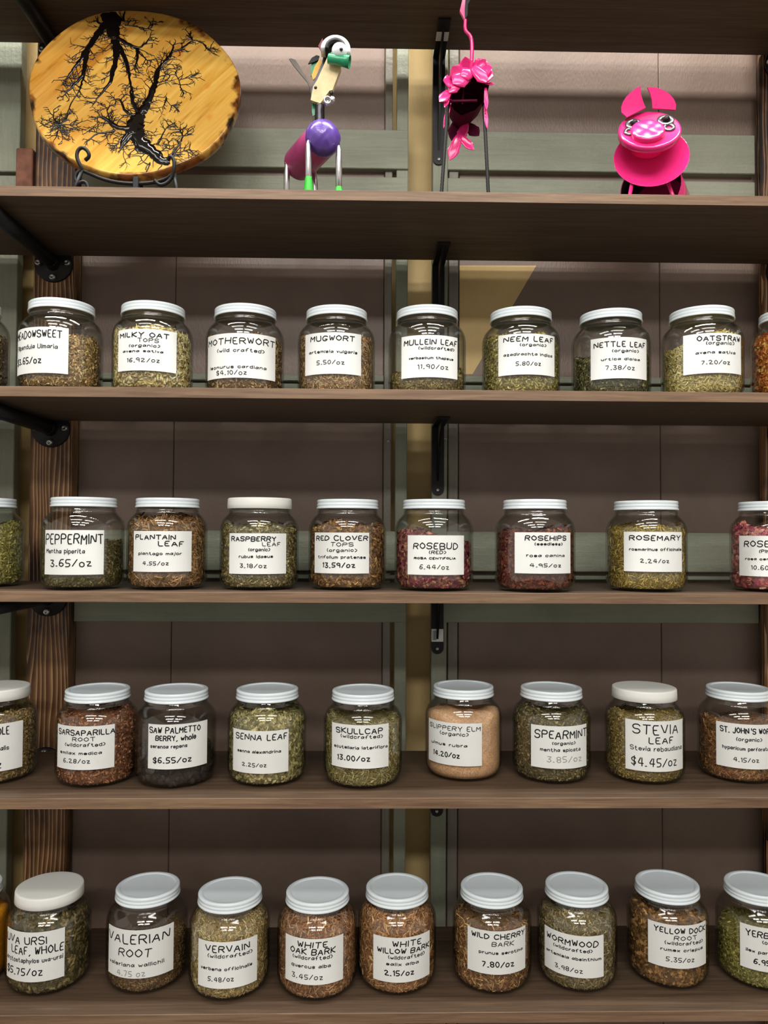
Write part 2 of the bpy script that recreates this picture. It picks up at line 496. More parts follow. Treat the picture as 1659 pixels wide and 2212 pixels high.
GLYPH = {'A': '02 28 42;14 34', 'B': '02 08 38 47 46 35 05;35 44 43 32 02', 'C': '47 38 18 06 04 12 32 43', 'D': '02 08 28 46 44 22 02', 'E': '38 08 02 32;05 25',
 'F': '38 08 02;05 25', 'G': '47 38 18 06 04 12 32 44 24', 'H': '02 08;42 48;05 45', 'I': '02 08', 'J': '38 33 22 12 03', 'K': '02 08;48 05 42', 'L': '08 02 32',
 'M': '02 08 24 48 42', 'N': '02 08 42 48', 'O': '28 06 04 22 44 46 28', 'P': '02 08 38 47 46 35 05', 'R': '02 08 38 47 46 35 05;25 42', 'S': '47 38 18 07 06 15 35 44 43 32 12 03',
 'T': '08 48;28 22', 'U': '08 03 12 32 43 48', 'V': '08 22 48', 'W': '08 12 27 32 48', 'X': '02 48;08 42', 'Y': '08 25 48;25 22', 'Z': '08 48 02 42',
 'a': '35 26 16 04 03 12 23 35;36 32', 'b': '08 02;05 16 26 35 33 22 12 03', 'c': '35 26 16 05 03 12 22 33', 'd': '38 32;35 26 16 05 03 12 22 33', 'e': '04 34 35 26 16 05 03 12 22 33',
 'f': '38 28 17 12;05 25', 'g': '35 26 16 05 03 12 22 33;36 31 20 10 01', 'h': '08 02;05 16 26 35 32', 'i': '02 06;07 08', 'j': '16 11 00;18 17', 'k': '08 02;36 04 32', 'l': '08 02',
 'm': '02 06;05 16 25 22;25 36 45 42', 'n': '02 06;05 16 26 35 32', 'o': '16 05 03 12 22 33 35 26 16', 'p': '00 06;05 16 26 35 33 22 12 03', 'q': '30 36;35 26 16 05 03 12 22 33',
 'r': '02 06;04 16 26', 's': '35 26 16 05 14 24 33 22 12 03', 't': '18 13 22 32;06 26', 'u': '06 03 12 22 33;36 32', 'v': '06 12 26', 'w': '06 12 25 32 46', 'x': '02 36;06 32',
 'y': '06 13;36 00', 'z': '06 36 02 32', '0': '18 06 04 12 22 34 36 28 18', '1': '07 18 12', '2': '07 18 28 37 36 02 42', '3': '08 38 15 25 34 33 22 12 03', '4': '28 04 44;38 32',
 '5': '38 08 05 25 34 33 22 02', '6': '38 18 05 03 12 22 33 34 25 15 04', '7': '08 38 12', '8': '15 06 07 18 28 37 36 25 15 04 03 12 22 33 34 25', '9': '35 15 06 07 18 28 37 36 32',
 '.': '02 12', ',': '12 01', "'": '28 26', '-': '05 25', '(': '28 16 14 22', ')': '08 26 24 02', '/': '02 38', '$': '37 28 18 07 06 15 25 34 33 22 12 03;29 21'}

def text_strokes(s, x0, x1, yc, h, rnd):
    """hand-lettered strokes of s fitted between x0 and x1, centre line yc, cap height h"""
    out = []; pen = 0.0
    for ch in s:
        if ch == ' ':
            pen += 3.2; continue
        g = [[(int(p[0]), int(p[1])) for p in st.split()] for st in GLYPH[ch].split(';')]
        wid = max(p[0] for st in g for p in st)
        sl = rnd.uniform(-0.06, 0.1); dy = rnd.uniform(-0.35, 0.35); sc = rnd.uniform(0.93, 1.07)
        for st in g:
            out.append([(pen + p[0] + (p[1] - 5) * sl, (p[1] - 5) * sc + dy) for p in st])
        pen += wid + 1.7
    pen -= 1.7
    kx = (x1 - x0) / max(pen, 0.1); ky = h / 6
    res = []
    for st in out:
        q = [np.array((x0 + p[0] * kx, yc + p[1] * ky)) for p in st]
        if len(q) > 2:
            r = [q[0]]
            for a, b in zip(q[:-1], q[1:]):
                r += [a * .8 + b * .2, a * .2 + b * .8]
            r.append(q[-1]); q = r
        # keep the ribbon close to the curved card: cut long pieces
        r = [q[0]]
        for a, b in zip(q[:-1], q[1:]):
            k = max(1, int(np.linalg.norm(b - a) / 0.004))
            r += [a + (b - a) * j / k for j in range(1, k + 1)]
        res.append(r)
    return res

def ribbon(P, w):
    """flat pen stroke with rounded ends as (2D vertices, faces)"""
    P = [p for i, p in enumerate(P) if i == 0 or np.linalg.norm(p - P[i - 1]) > 1e-6]
    if len(P) < 2:
        return [], []
    d0 = (P[0] - P[1]) / np.linalg.norm(P[0] - P[1]); d1 = (P[-1] - P[-2]) / np.linalg.norm(P[-1] - P[-2])
    V = [P[0] + d0 * w * .5]; n = len(P)
    for i, p in enumerate(P):
        a = P[i] - P[i - 1] if i > 0 else P[1] - P[0]
        b = P[i + 1] - P[i] if i < n - 1 else a
        a = a / np.linalg.norm(a); b = b / np.linalg.norm(b)
        t = a + b; L = np.linalg.norm(t)
        t = t / L if L > 0.3 else b
        nn = np.array((-t[1], t[0])); c = max(0.55, abs(nn @ np.array((-a[1], a[0]))))
        V += [p + nn * w * .5 / c, p - nn * w * .5 / c]
    V.append(P[-1] + d1 * w * .5)
    F = [[0, 2, 1]] + [[1 + 2 * i, 2 + 2 * i, 4 + 2 * i, 3 + 2 * i] for i in range(n - 1)] + [[2 * n - 1, 2 * n, 2 * n + 1]]
    return V, F

def make_label(jar, o, lab, lines, seed):
    t0, t1, z0, z1 = lab
    rnd = random.Random(seed)
    R0, R1 = RB + 0.0003, RB + 0.0008
    ox, oy, oz = o
    def P(u, v, r):
        a = t0 + (t1 - t0) * u
        return (ox + r * math.sin(a), oy - r * math.cos(a), oz + z0 + (z1 - z0) * v)
    n = 26; V = []; F = []
    rows = [0.0, 1.0]
    for r in (R0, R1):
        for v in rows:
            for i in range(n + 1):
                V.append(P(i / n, v, r))
    m = n + 1
    for i in range(n):
        F.append([2 * m + i, 2 * m + i + 1, 3 * m + i + 1, 3 * m + i])
        F.append([i + 1, i, m + i, m + i + 1])
        F.append([i, i + 1, 2 * m + i + 1, 2 * m + i]); F.append([m + i + 1, m + i, 3 * m + i, 3 * m + i + 1])
    F.append([0, 2 * m, 3 * m, m]); F.append([m - 1, 2 * m - 1, 4 * m - 1, 3 * m - 1])
    card = mesh('paper_label', V, F, M_paper, jar, False)
    W = (t1 - t0) * RB; H = z1 - z0
    for faded in (False, True):
        LVs = []; LFs = []
        for ln in lines:
            s, xs, xe, yc, h = ln[:5]
            if (len(ln) > 5) != faded: continue
            if s.lower() == s or s[1:].lower() == s[1:]: h = h * (1.15 if h < 0.08 else 1.0)
            h *= 0.9
            pen = 0.0018 if h > 0.1 else 0.00125
            if h > 0.155: pen = 0.0020
            for st in text_strokes(s, xs * W, xe * W, (1 - yc) * H, h * H, rnd):
                v2, f2 = ribbon(st, pen * (0.7 if faded else 1))
                b = len(LVs)
                LVs += [P(p[0] / W, p[1] / H, RB + 0.00105) for p in v2]
                LFs += [[k + b for k in q] for q in f2]
        if LVs:
            ink = mesh('lettering', LVs, LFs, M_greyink if faded else M_ink, None, False)
            ink.data.transform(Matrix.Translation(-Vector(o))); ink.parent = card

KIND = {  # length, width, bend, tilt, count
 'leaf': ((.0035, .008), (.0015, .0032), .25, .5, 5600), 'fine': ((.003, .006), (.001, .0018), .2, .5, 8500), 'stick': ((.006, .014), (.0009, .0019), .12, .35, 5400),
 'oat': ((.014, .020), (.0034, .0046), .1, .25, 2100), 'petal': ((.008, .014), (.005, .008), .6, .6, 1700), 'chunk': ((.005, .010), (.003, .0055), .2, .6, 3200),
 'bigleaf': ((.007, .014), (.003, .0055), .3, .4, 3000), 'needle': ((.007, .012), (.001, .0016), .2, .4, 5600), 'strip': ((.008, .020), (.0012, .0026), .3, .45, 4300)}

def herb_fill(o, kind, cols, fill, slope, lab, label, seed):
    ox, oy, oz = o
    rs = np.random.RandomState(seed)
    zf = 0.006 + fill * 0.128
    ph = rs.uniform(0, 6.28, 4)
    def top(x, y):
        return zf + slope * x + 0.004 * np.sin(x * 70 + ph[0]) + 0.004 * np.sin(y * 60 + ph[1]) + 0.0025 * np.sin((x + y) * 150 + ph[2])
    cols = np.array([lin(*c)[:3] for c in cols]) * np.array((1.50, 1.42, 1.34))
    V = []; F = []; C = []
    # core mass
    n = 48; gap = 0.0035 if kind not in ('powder',) else 0.0004
    th = np.arange(n) * 2 * np.pi / n
    levels = 14
    for k in range(levels + 1):
        f = k / levels
        for a in th:
            rr0 = 0.06
            zt = min(float(top(rr0 * math.sin(a), -rr0 * math.cos(a))), 0.136)
            z = 0.0055 + (zt - 0.0055 - 0.002) * f
            r = float(rin(z)) - gap - (rs.rand() * 0.0012 if kind != 'powder' else rs.rand() * 0.0003)
            V.append((r * math.sin(a), -r * math.cos(a), z))
    rings = levels + 1
    for f in (0.9, 0.72, 0.5, 0.27):
        for i, a in enumerate(th):
            b = V[levels * n + i]
            x, y = b[0] * f, b[1] * f
            V.append((x, y, min(float(top(x, y)), 0.139) + (1 - f) * 0.003 + rs.rand() * 0.001))
        rings += 1
    V.append((0, 0, min(float(top(0, 0)), 0.14) + 0.003)); ctr = len(V) - 1
    for k in range(rings - 1):
        for i in range(n):
            j = (i + 1) % n
            F.append([k * n + i, k * n + j, (k + 1) * n + j, (k + 1) * n + i])
    for i in range(n):
        F.append([(rings - 1) * n + i, (rings - 1) * n + (i + 1) % n, ctr])
    F.append(list(range(n))[::-1])
    mean = cols.mean(0)
    for _ in V:
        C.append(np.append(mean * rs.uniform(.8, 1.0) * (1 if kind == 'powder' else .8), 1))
    V = np.array(V); C = np.array(C)
    if kind == 'berry':
        sv, sf = sphere((0, 0, 0), 1, 10, 7)
        sv = np.array(sv); PV_ = [V]; PC = [C]
        for q in range(330):
            a = rs.uniform(-math.pi, math.pi); z = rs.uniform(0.009, max(zf, .02)); R = rs.uniform(0.0052, 0.0066)
            if q > 260:
                rr = 0.058 * math.sqrt(rs.rand()); x, y = rr * math.sin(a), -rr * math.cos(a); z = float(top(x, y))
            else:
                rr = float(rin(z)) - R - 0.0005; x, y = rr * math.sin(a), -rr * math.cos(a)
            b = sum(len(p) for p in PV_)
            PV_.append(sv * R * np.array((1, 1, 1.15)) + (x, y, z)); F += [[k + b for k in f] for f in sf]
            PC.append(np.tile(np.append(cols[rs.randint(len(cols))] * rs.uniform(.7, 1.2), 1), (len(sv), 1)))
        V = np.concatenate(PV_); C = np.concatenate(PC)
    elif kind != 'powder':
        (l0, l1), (w0, w1), bend, tilt, N = KIND[kind]
        N = int(N * (0.35 + 0.65 * fill))
        nt = int(N * 0.22 / (0.35 + 0.65 * fill))
        a = rs.uniform(-math.pi, math.pi, N * 2)
        a = a[np.abs(a) < 2.2 + rs.rand(len(a)) * 1.0][:N]; N = len(a)
        zt = np.minimum(top(.065 * np.sin(a), -.065 * np.cos(a)), 0.134)
        z = 0.0065 + (zt - 0.0065) * rs.rand(N) ** 0.9
        if lab is not None:
            keep = ~((a > lab[0] + .1) & (a < lab[1] - .1) & (z > lab[2] + .006) & (z < lab[3] - .006))
            a, z = a[keep], z[keep]; N = len(a)
        l = rs.uniform(l0, l1, N); w = rs.uniform(w0, w1, N)
        phi = rs.uniform(0, math.pi, N)
        r = rin(z) - 0.0008 - l * l / (8 * 0.066) * np.abs(np.cos(phi)) - rs.rand(N) * 0.0022
        low = z < 0.022
        r[low] -= 0.0012
        nrm = np.stack([np.sin(a), -np.cos(a), 0 * a], 1); tg = np.stack([np.cos(a), np.sin(a), 0 * a], 1); up = np.tile((0, 0, 1.0), (N, 1))
        cen = nrm * r[:, None]; cen[:, 2] = z
        # flakes lying on top
        at_ = rs.uniform(-math.pi, math.pi, nt); rt = np.sqrt(rs.rand(nt)) * (rin(np.full(nt, min(zf, .13))) - 0.004)
        xt, yt = rt * np.sin(at_), -rt * np.cos(at_)
        ztop = np.minimum(top(xt, yt), 0.139) + rs.rand(nt) * 0.003
        ct = np.stack([xt, yt, ztop], 1)
        nt_ = np.stack([rs.normal(0, .35, nt), rs.normal(0, .35, nt), np.ones(nt)], 1); nt_ /= np.linalg.norm(nt_, axis=1)[:, None]
        tt = np.cross(nt_, np.array((0.3, 1.0, 0.2))); tt /= np.linalg.norm(tt, axis=1)[:, None]
        ut = np.cross(nt_, tt)
        nrm = np.concatenate([nrm, nt_]); tg = np.concatenate([tg, tt]); up = np.concatenate([up, ut]); cen = np.concatenate([cen, ct])
        M = N + nt
        l = np.concatenate([l, rs.uniform(l0, l1, nt)]); w = np.concatenate([w, rs.uniform(w0, w1, nt)]); phi = np.concatenate([phi, rs.uniform(0, math.pi, nt)])
        d = tg * np.cos(phi)[:, None] + up * np.sin(phi)[:, None]
        s = -tg * np.sin(phi)[:, None] + up * np.cos(phi)[:, None]
        tl = rs.normal(0, tilt * .35, M)[:, None]; tw = rs.normal(0, tilt, M)[:, None]
        d2 = d + nrm * np.where(np.arange(M)[:, None] < N, tl * .3, tl)
        s2 = s + nrm * tw
        L = l[:, None] / 2; W = w[:, None] / 2; bd = (l * bend)[:, None] * rs.uniform(0, .5, M)[:, None]
        if kind == 'oat':
            pts = [cen - d2 * L, cen - d2 * L * .3 + s * W, cen - d2 * L * .3 - s * W, cen + nrm * W * .7, cen - nrm * W * .7, cen + d2 * L]
            fl = [[0, 2, 3], [0, 3, 1], [0, 1, 4], [0, 4, 2], [5, 3, 2], [5, 1, 3], [5, 4, 1], [5, 2, 4]]
        else:
            tip = 0.25 if kind in ('leaf', 'bigleaf', 'petal') else 0.75
            pts = [cen - d2 * L - s2 * W * .6 - nrm * bd, cen - d2 * L + s2 * W * .6 - nrm * bd, cen - s2 * W, cen + s2 * W,
                   cen + d2 * L - s2 * W * tip - nrm * bd, cen + d2 * L + s2 * W * tip - nrm * bd]
            fl = [[0, 2, 3, 1], [2, 4, 5, 3]]
        P = np.stack(pts, 1)
        # nothing may pass the glass
        rr = np.hypot(P[..., 0], P[..., 1]); lim = rin(np.clip(P[..., 2], 0.004, .14)) - 0.0004
        k = np.minimum(1, lim / np.maximum(rr, 1e-6)); P[..., 0] *= k; P[..., 1] *= k
        P[..., 2] = np.clip(P[..., 2], 0.0052, 0.1425)
        b = len(V); K = len(pts)
        fa = (np.arange(M)[:, None, None] * K + np.array(fl)[None]).reshape(-1, len(fl[0])) + b
        F += fa.tolist()
        cc = cols[rs.randint(len(cols), size=M)] * rs.uniform(.6, 1.5, (M, 1))
        C = np.concatenate([C, np.repeat(np.concatenate([cc, np.ones((M, 1))], 1), K, axis=0)])
        V = np.concatenate([V, P.reshape(-1, 3)])
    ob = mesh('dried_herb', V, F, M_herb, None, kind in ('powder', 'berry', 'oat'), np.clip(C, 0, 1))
    ob.location = o
    tag(ob, label, 'dried herbs', 'dried herbs in the jars', 'stuff')
    return ob

WC = '(wildcrafted)'; OG = '(organic)'
JARS = [
 ('J0', 2, -0.7202, 0.0758, 0, None, [], '*at the far left edge of the first jar shelf', 'grey brown chopped herb', 'leaf', [(120, 105, 80), (95, 85, 60), (140, 125, 95)], 0.7, 0.0),
 ('J1', 2, -0.5539, 0.0822, 0, [-0.992, 0.536, 0.025, 0.104], [('MEADOWSWEET', 0.03, 0.9, 0.15, 0.17), ('Filipendula Ulmaria', 0.05, 0.84, 0.42, 0.1), ('$3.65/oz', 0.05, 0.6, 0.72, 0.14)], 'MEADOWSWEET', 'golden brown chopped herb', 'leaf', [(165, 138, 90), (130, 105, 65), (190, 165, 115), (110, 90, 60)], 0.7, 0.0),
 ('J2', 2, -0.3937, 0.0931, 0, [-0.661, 0.861, 0.033, 0.105], [('MILKY OAT', 0.05, 0.86, 0.14, 0.12), ('TOPS', 0.38, 0.7, 0.27, 0.1), ('(organic)', 0.22, 0.72, 0.4, 0.06), ('avena sativa', 0.12, 0.77, 0.53, 0.05), ('16.92/oz', 0.2, 0.72, 0.75, 0.1)], 'MILKY OAT TOPS', 'pale oat tops', 'oat', [(214, 196, 146), (198, 180, 126), (180, 164, 108), (224, 208, 160)], 0.8, 0.0),
 ('J3', 2, -0.2286, 0.1031, 0, [-0.985, 0.99, 0.024, 0.102], [('MOTHERWORT', 0.03, 0.98, 0.17, 0.15), ('(wild crafted)', 0.2, 0.82, 0.38, 0.07), ('leonurus cardiana', 0.08, 0.85, 0.75, 0.06), ('$4.10/oz', 0.2, 0.6, 0.88, 0.1)], 'MOTHERWORT', 'tan and brown chopped herb', 'leaf', [(165, 140, 100), (120, 95, 65), (190, 170, 130), (90, 70, 50)], 0.74, 0.0),
 ('J4', 2, -0.0620, 0.1065, 0, [-0.836, 0.695, 0.033, 0.106], [('MUGWORT', 0.13, 0.87, 0.14, 0.13), ('artemisia vulgaris', 0.1, 0.92, 0.46, 0.06), ('5.50/oz', 0.25, 0.7, 0.72, 0.1)], 'MUGWORT', 'brown stalky herb', 'stick', [(150, 118, 82), (120, 90, 62), (180, 150, 112), (190, 175, 130)], 0.75, 0.0),
 ('J5', 2, 0.1040, 0.0994, 0, [-0.753, 0.772, 0.027, 0.101], [('MULLEIN LEAF', 0.06, 0.98, 0.16, 0.13), (WC, 0.3, 0.92, 0.31, 0.06), ('verbascum thapsus', 0.15, 0.9, 0.54, 0.05), ('11.90/oz', 0.3, 0.8, 0.75, 0.11)], 'MULLEIN LEAF', 'low layer of olive brown leaf', 'leaf', [(125, 115, 70), (100, 90, 58), (150, 138, 95)], 0.28, 0.1),
 ('J6', 2, 0.2770, 0.1026, 0, [-0.772, 0.773, 0.034, 0.106], [('NEEM LEAF', 0.1, 0.95, 0.13, 0.13), (OG, 0.35, 0.8, 0.27, 0.06), ('azadirachta indica', 0.1, 0.93, 0.5, 0.06), ('5.80/oz', 0.3, 0.7, 0.73, 0.1)], 'NEEM LEAF', 'yellow green crumbled leaf', 'leaf', [(160, 152, 88), (135, 130, 65), (180, 170, 115), (115, 110, 60)], 0.78, -0.05),
 ('J7', 2, 0.4454, 0.1081, 0, [-0.807, 0.717, 0.03, 0.103], [('NETTLE LEAF', 0.06, 0.95, 0.17, 0.13), (OG, 0.34, 0.8, 0.33, 0.06), ('urtica dioica', 0.18, 0.82, 0.53, 0.05), ('7.38/oz', 0.25, 0.72, 0.74, 0.11)], 'NETTLE LEAF', 'dark green crumbled leaf', 'leaf', [(72, 72, 44), (95, 95, 62), (52, 55, 32), (135, 132, 95)], 0.6, 0.12),
 ('J8', 2, 0.6052, 0.0851, 0, [-0.847, 0.68, 0.036, 0.106], [('OATSTRAW', 0.22, 0.96, 0.13, 0.13), (OG, 0.34, 0.82, 0.25, 0.07), ('avena sativa', 0.2, 0.84, 0.48, 0.06), ('7.20/oz', 0.28, 0.73, 0.73, 0.1)], 'OATSTRAW', 'pale straw cuttings', 'stick', [(196, 182, 122), (170, 160, 98), (212, 198, 145), (150, 140, 80)], 0.76, 0.2),
 ('J9', 2, 0.7740, 0.0866, 0, None, [], '*cut off at the right edge of the first jar shelf', 'orange brown chips', 'chunk', [(205, 130, 58), (170, 98, 42), (225, 155, 85), (150, 85, 40)], 0.82, 0.0),
 ('K0', 3, -0.7135, 0.1351, 0, None, [], '*at the far left edge of the second jar shelf', 'olive green chopped leaf', 'leaf', [(140, 138, 74), (115, 112, 58), (165, 160, 95)], 0.82, 0.0),
 ('K1', 3, -0.5106, 0.0866, 0, [-0.675, 0.831, 0.027, 0.103], [('PEPPERMINT', 0.03, 0.98, 0.2, 0.24), ('Mentha piperita', 0.05, 0.7, 0.47, 0.1), ('3.65/oz', 0.15, 0.8, 0.74, 0.17)], 'PEPPERMINT', 'dark olive crumbled leaf', 'leaf', [(92, 88, 54), (72, 70, 42), (120, 112, 72)], 0.55, 0.1),
 ('K2', 3, -0.3645, 0.0985, 0, [-0.647, 0.861, 0.032, 0.102], [('PLANTAIN', 0.05, 0.72, 0.15, 0.12), ('LEAF', 0.46, 0.85, 0.31, 0.12), ('plantago major', 0.12, 0.82, 0.55, 0.06), ('4.55/oz', 0.2, 0.62, 0.79, 0.09)], 'PLANTAIN LEAF', 'brown shredded leaf', 'strip', [(150, 115, 76), (120, 90, 58), (178, 145, 102), (98, 76, 50)], 0.92, 0.0),
 ('K3', 3, -0.1988, 0.0995, 1, [-0.661, 0.842, 0.029, 0.099], [('RASPBERRY', 0.05, 0.8, 0.14, 0.12), ('LEAF', 0.58, 0.88, 0.27, 0.1), (OG, 0.35, 0.7, 0.4, 0.07), ('rubus idaeus', 0.2, 0.75, 0.57, 0.06), ('3.18/oz', 0.22, 0.65, 0.8, 0.1)], 'RASPBERRY LEAF', 'grey green chopped leaf', 'leaf', [(142, 132, 90), (112, 106, 68), (165, 156, 115), (92, 88, 58)], 0.82, 0.0),
 ('K4', 3, -0.0397, 0.1065, 0, [-0.908, 0.586, 0.03, 0.101], [('RED CLOVER', 0.05, 0.97, 0.14, 0.12), ('TOPS', 0.35, 0.72, 0.29, 0.1), (OG, 0.27, 0.78, 0.43, 0.07), ('trifolium pratense', 0.1, 0.93, 0.6, 0.06), ('13.59/oz', 0.2, 0.75, 0.8, 0.12)], 'RED CLOVER TOPS', 'brown and gold clover tops', 'bigleaf', [(128, 98, 58), (95, 70, 44), (165, 135, 85), (115, 82, 58)], 0.84, 0.0),
 ('K5', 3, 0.1170, 0.0906, 0, [-0.772, 0.733, 0.029, 0.097], [('ROSEBUD', 0.12, 0.86, 0.27, 0.16), ('(RED)', 0.37, 0.65, 0.43, 0.08), ('ROSA CENTIFOLIA', 0.13, 0.82, 0.58, 0.05), ('6.44/oz', 0.23, 0.7, 0.8, 0.11)], 'ROSEBUD RED', 'dark magenta rosebuds', 'bigleaf', [(112, 42, 60), (86, 32, 48), (150, 100, 85), (125, 54, 72), (165, 125, 92)], 0.66, -0.25),
 ('K6', 3, 0.2963, 0.0729, 0, [-0.705, 0.789, 0.033, 0.103], [('ROSEHIPS', 0.18, 0.88, 0.14, 0.12), ('(seedless)', 0.32, 0.8, 0.28, 0.06), ('rosa canina', 0.2, 0.84, 0.56, 0.06), ('4.95/oz', 0.25, 0.77, 0.8, 0.09)], 'ROSEHIPS', 'dark red brown rosehip pieces', 'chunk', [(98, 44, 34), (78, 34, 30), (120, 62, 42), (95, 62, 45)], 0.74, 0.05),
 ('K7', 3, 0.5030, 0.0901, 0, [-0.889, 0.624, 0.036, 0.105], [('ROSEMARY', 0.1, 0.95, 0.15, 0.13), ('rosmarinus officinalis', 0.1, 0.98, 0.44, 0.06), ('2.24/oz', 0.27, 0.72, 0.73, 0.1)], 'ROSEMARY', 'yellow olive needle leaves', 'needle', [(168, 148, 74), (140, 124, 58), (190, 172, 102), (118, 104, 52)], 0.82, 0.0),
 ('K8', 3, 0.7326, 0.0874, 0, [-1.305, 0.088, 0.028, 0.099], [('ROSEBUD', 0.12, 0.9, 0.2, 0.16), ('(PINK)', 0.38, 0.66, 0.38, 0.08), ('rosa centifolia', 0.14, 0.84, 0.57, 0.05), ('10.60/oz', 0.25, 0.75, 0.78, 0.11)], 'ROSE, cut off at the right edge', 'pink and cream rose petals', 'petal', [(178, 92, 104), (140, 58, 84), (205, 150, 135), (190, 120, 110)], 0.82, 0.0),
 ('L0', 4, -0.6771, 0.1215, 1, [-0.264, 1.105, 0.026, 0.108], [('SAGE, WHOLE', 0.0, 0.74, 0.15, 0.17), ('Salvia officinalis', 0.0, 0.74, 0.52, 0.1), ('$4.25/oz', 0.0, 0.62, 0.86, 0.17)], 'WHOLE, cut off at the left edge', 'brown olive chopped leaf', 'leaf', [(140, 118, 78), (112, 96, 60), (165, 145, 102)], 0.86, 0.0),
 ('L1', 4, -0.4890, 0.1101, 0, [-0.793, 0.742, 0.035, 0.109], [('SARSAPARILLA', 0.05, 1.0, 0.15, 0.13), ('ROOT', 0.35, 0.7, 0.3, 0.1), (WC, 0.2, 0.85, 0.43, 0.07), ('smilax medica', 0.1, 0.8, 0.62, 0.06), ('6.28/oz', 0.18, 0.63, 0.8, 0.1)], 'SARSAPARILLA ROOT', 'red brown chopped root', 'leaf', [(142, 94, 64), (115, 72, 50), (172, 125, 90), (95, 62, 44)], 0.9, 0.0),
 ('L2', 4, -0.3464, 0.1064, 0, [-0.462, 1.071, 0.037, 0.113], [('SAW PALMETTO', 0.03, 0.85, 0.13, 0.14), ('BERRY, whole', 0.14, 0.77, 0.31, 0.12), ('serenoa repens', 0.05, 0.63, 0.49, 0.08), ('$6.55/oz', 0.1, 0.7, 0.8, 0.13)], 'SAW PALMETTO BERRY', 'low heap of near black berries', 'berry', [(44, 38, 36), (60, 52, 48), (34, 30, 30)], 0.4, 0.05),
 ('L3', 4, -0.1837, 0.1143, 0, [-0.832, 0.675, 0.027, 0.1], [('SENNA LEAF', 0.08, 0.97, 0.15, 0.15), ('senna alexandrina', 0.12, 0.86, 0.49, 0.06), ('2.25/oz', 0.22, 0.63, 0.8, 0.09)], 'SENNA LEAF', 'pale olive senna leaves', 'bigleaf', [(160, 154, 106), (135, 130, 84), (180, 174, 130), (110, 106, 66)], 0.92, 0.0),
 ('L4', 4, -0.0096, 0.1024, 0, [-0.843, 0.685, 0.039, 0.113], [('SKULLCAP', 0.1, 0.88, 0.14, 0.13), (WC, 0.18, 0.88, 0.27, 0.07), ('scutellaria lateriflora', 0.06, 0.97, 0.52, 0.06), ('13.00/oz', 0.13, 0.67, 0.77, 0.12)], 'SKULLCAP', 'olive green cut herb', 'needle', [(150, 142, 90), (122, 116, 68), (176, 168, 118), (100, 95, 56)], 0.82, 0.0),
 ('L5', 4, 0.1774, 0.1424, 0, [-1.19, 0.356, 0.031, 0.106], [('SLIPPERY ELM', 0.05, 0.97, 0.13, 0.11), (OG, 0.28, 0.77, 0.26, 0.07), ('ulmus rubra', 0.1, 0.75, 0.52, 0.06), ('14.20/oz', 0.15, 0.63, 0.76, 0.12)], 'SLIPPERY ELM', 'beige bark powder', 'powder', [(212, 174, 138), (205, 166, 130)], 0.84, 0.0),
 ('L6', 4, 0.3383, 0.1273, 0, [-0.743, 0.8, 0.031, 0.105], [('SPEARMINT', 0.07, 0.99, 0.2, 0.2), (OG, 0.34, 0.73, 0.4, 0.06), ('mentha spicata', 0.16, 0.83, 0.56, 0.07), ('3.85/oz', 0.27, 0.86, 0.78, 0.14, 1)], 'SPEARMINT', 'dark olive crumbled leaf', 'leaf', [(110, 102, 66), (86, 82, 52), (140, 128, 90), (74, 70, 44)], 0.87, -0.05),
 ('L7', 4, 0.5099, 0.1229, 1, [-0.805, 0.788, 0.027, 0.115], [('STEVIA', 0.12, 0.85, 0.17, 0.2), ('LEAF', 0.36, 0.75, 0.38, 0.13), ('Stevia rebaudiana', 0.08, 0.95, 0.55, 0.09), ('$4.45/oz', 0.1, 0.82, 0.82, 0.17)], 'STEVIA LEAF', 'olive gold crumbled leaf', 'fine', [(140, 124, 72), (114, 100, 56), (164, 146, 94)], 0.87, 0.0),
 ('L8', 4, 0.6872, 0.1267, 0, [-0.983, 0.412, 0.03, 0.108], [("ST. JOHN'S WORT", 0.08, 1.0, 0.15, 0.13), (OG, 0.34, 0.78, 0.34, 0.07), ('hypericum perforatum', 0.12, 0.98, 0.55, 0.07), ('4.15/oz', 0.3, 0.72, 0.8, 0.1)], 'ST JOHNS WORT', 'red brown flower tops', 'stick', [(150, 106, 68), (120, 78, 50), (180, 138, 95), (105, 85, 52)], 0.72, 0.0),
 ('M0', 5, -0.7198, 0.1211, 0, None, [], '*with orange contents at the bottom left corner', 'orange yellow powder', 'powder', [(214, 148, 18), (200, 132, 14)], 0.85, 0.0),
 ('M1', 5, -0.5693, 0.1107, 1, [-0.799, 0.74, 0.031, 0.114], [('UVA URSI', 0.02, 0.73, 0.17, 0.16), ('LEAF, WHOLE', 0.15, 0.98, 0.37, 0.17), ('Arctostaphylos uva-ursi', 0.02, 0.97, 0.57, 0.09), ('$5.75/oz', 0.04, 0.68, 0.8, 0.15)], 'UVA URSI LEAF', 'dark olive whole leaves', 'bigleaf', [(104, 94, 58), (80, 74, 44), (132, 118, 80), (66, 60, 38)], 0.95, 0.0),
 ('M2', 5, -0.3952, 0.1142, 0, [-0.839, 0.933, 0.034, 0.115], [('VALERIAN', 0.02, 0.93, 0.19, 0.2), ('ROOT', 0.23, 0.68, 0.48, 0.17), ('valeriana wallichii', 0.05, 0.85, 0.72, 0.07), ('4.75 oz', 0.2, 0.6, 0.9, 0.12, 1)], 'VALERIAN ROOT', 'brown root cuttings', 'fine', [(112, 90, 58), (90, 70, 46), (140, 116, 80)], 0.5, 0.15),
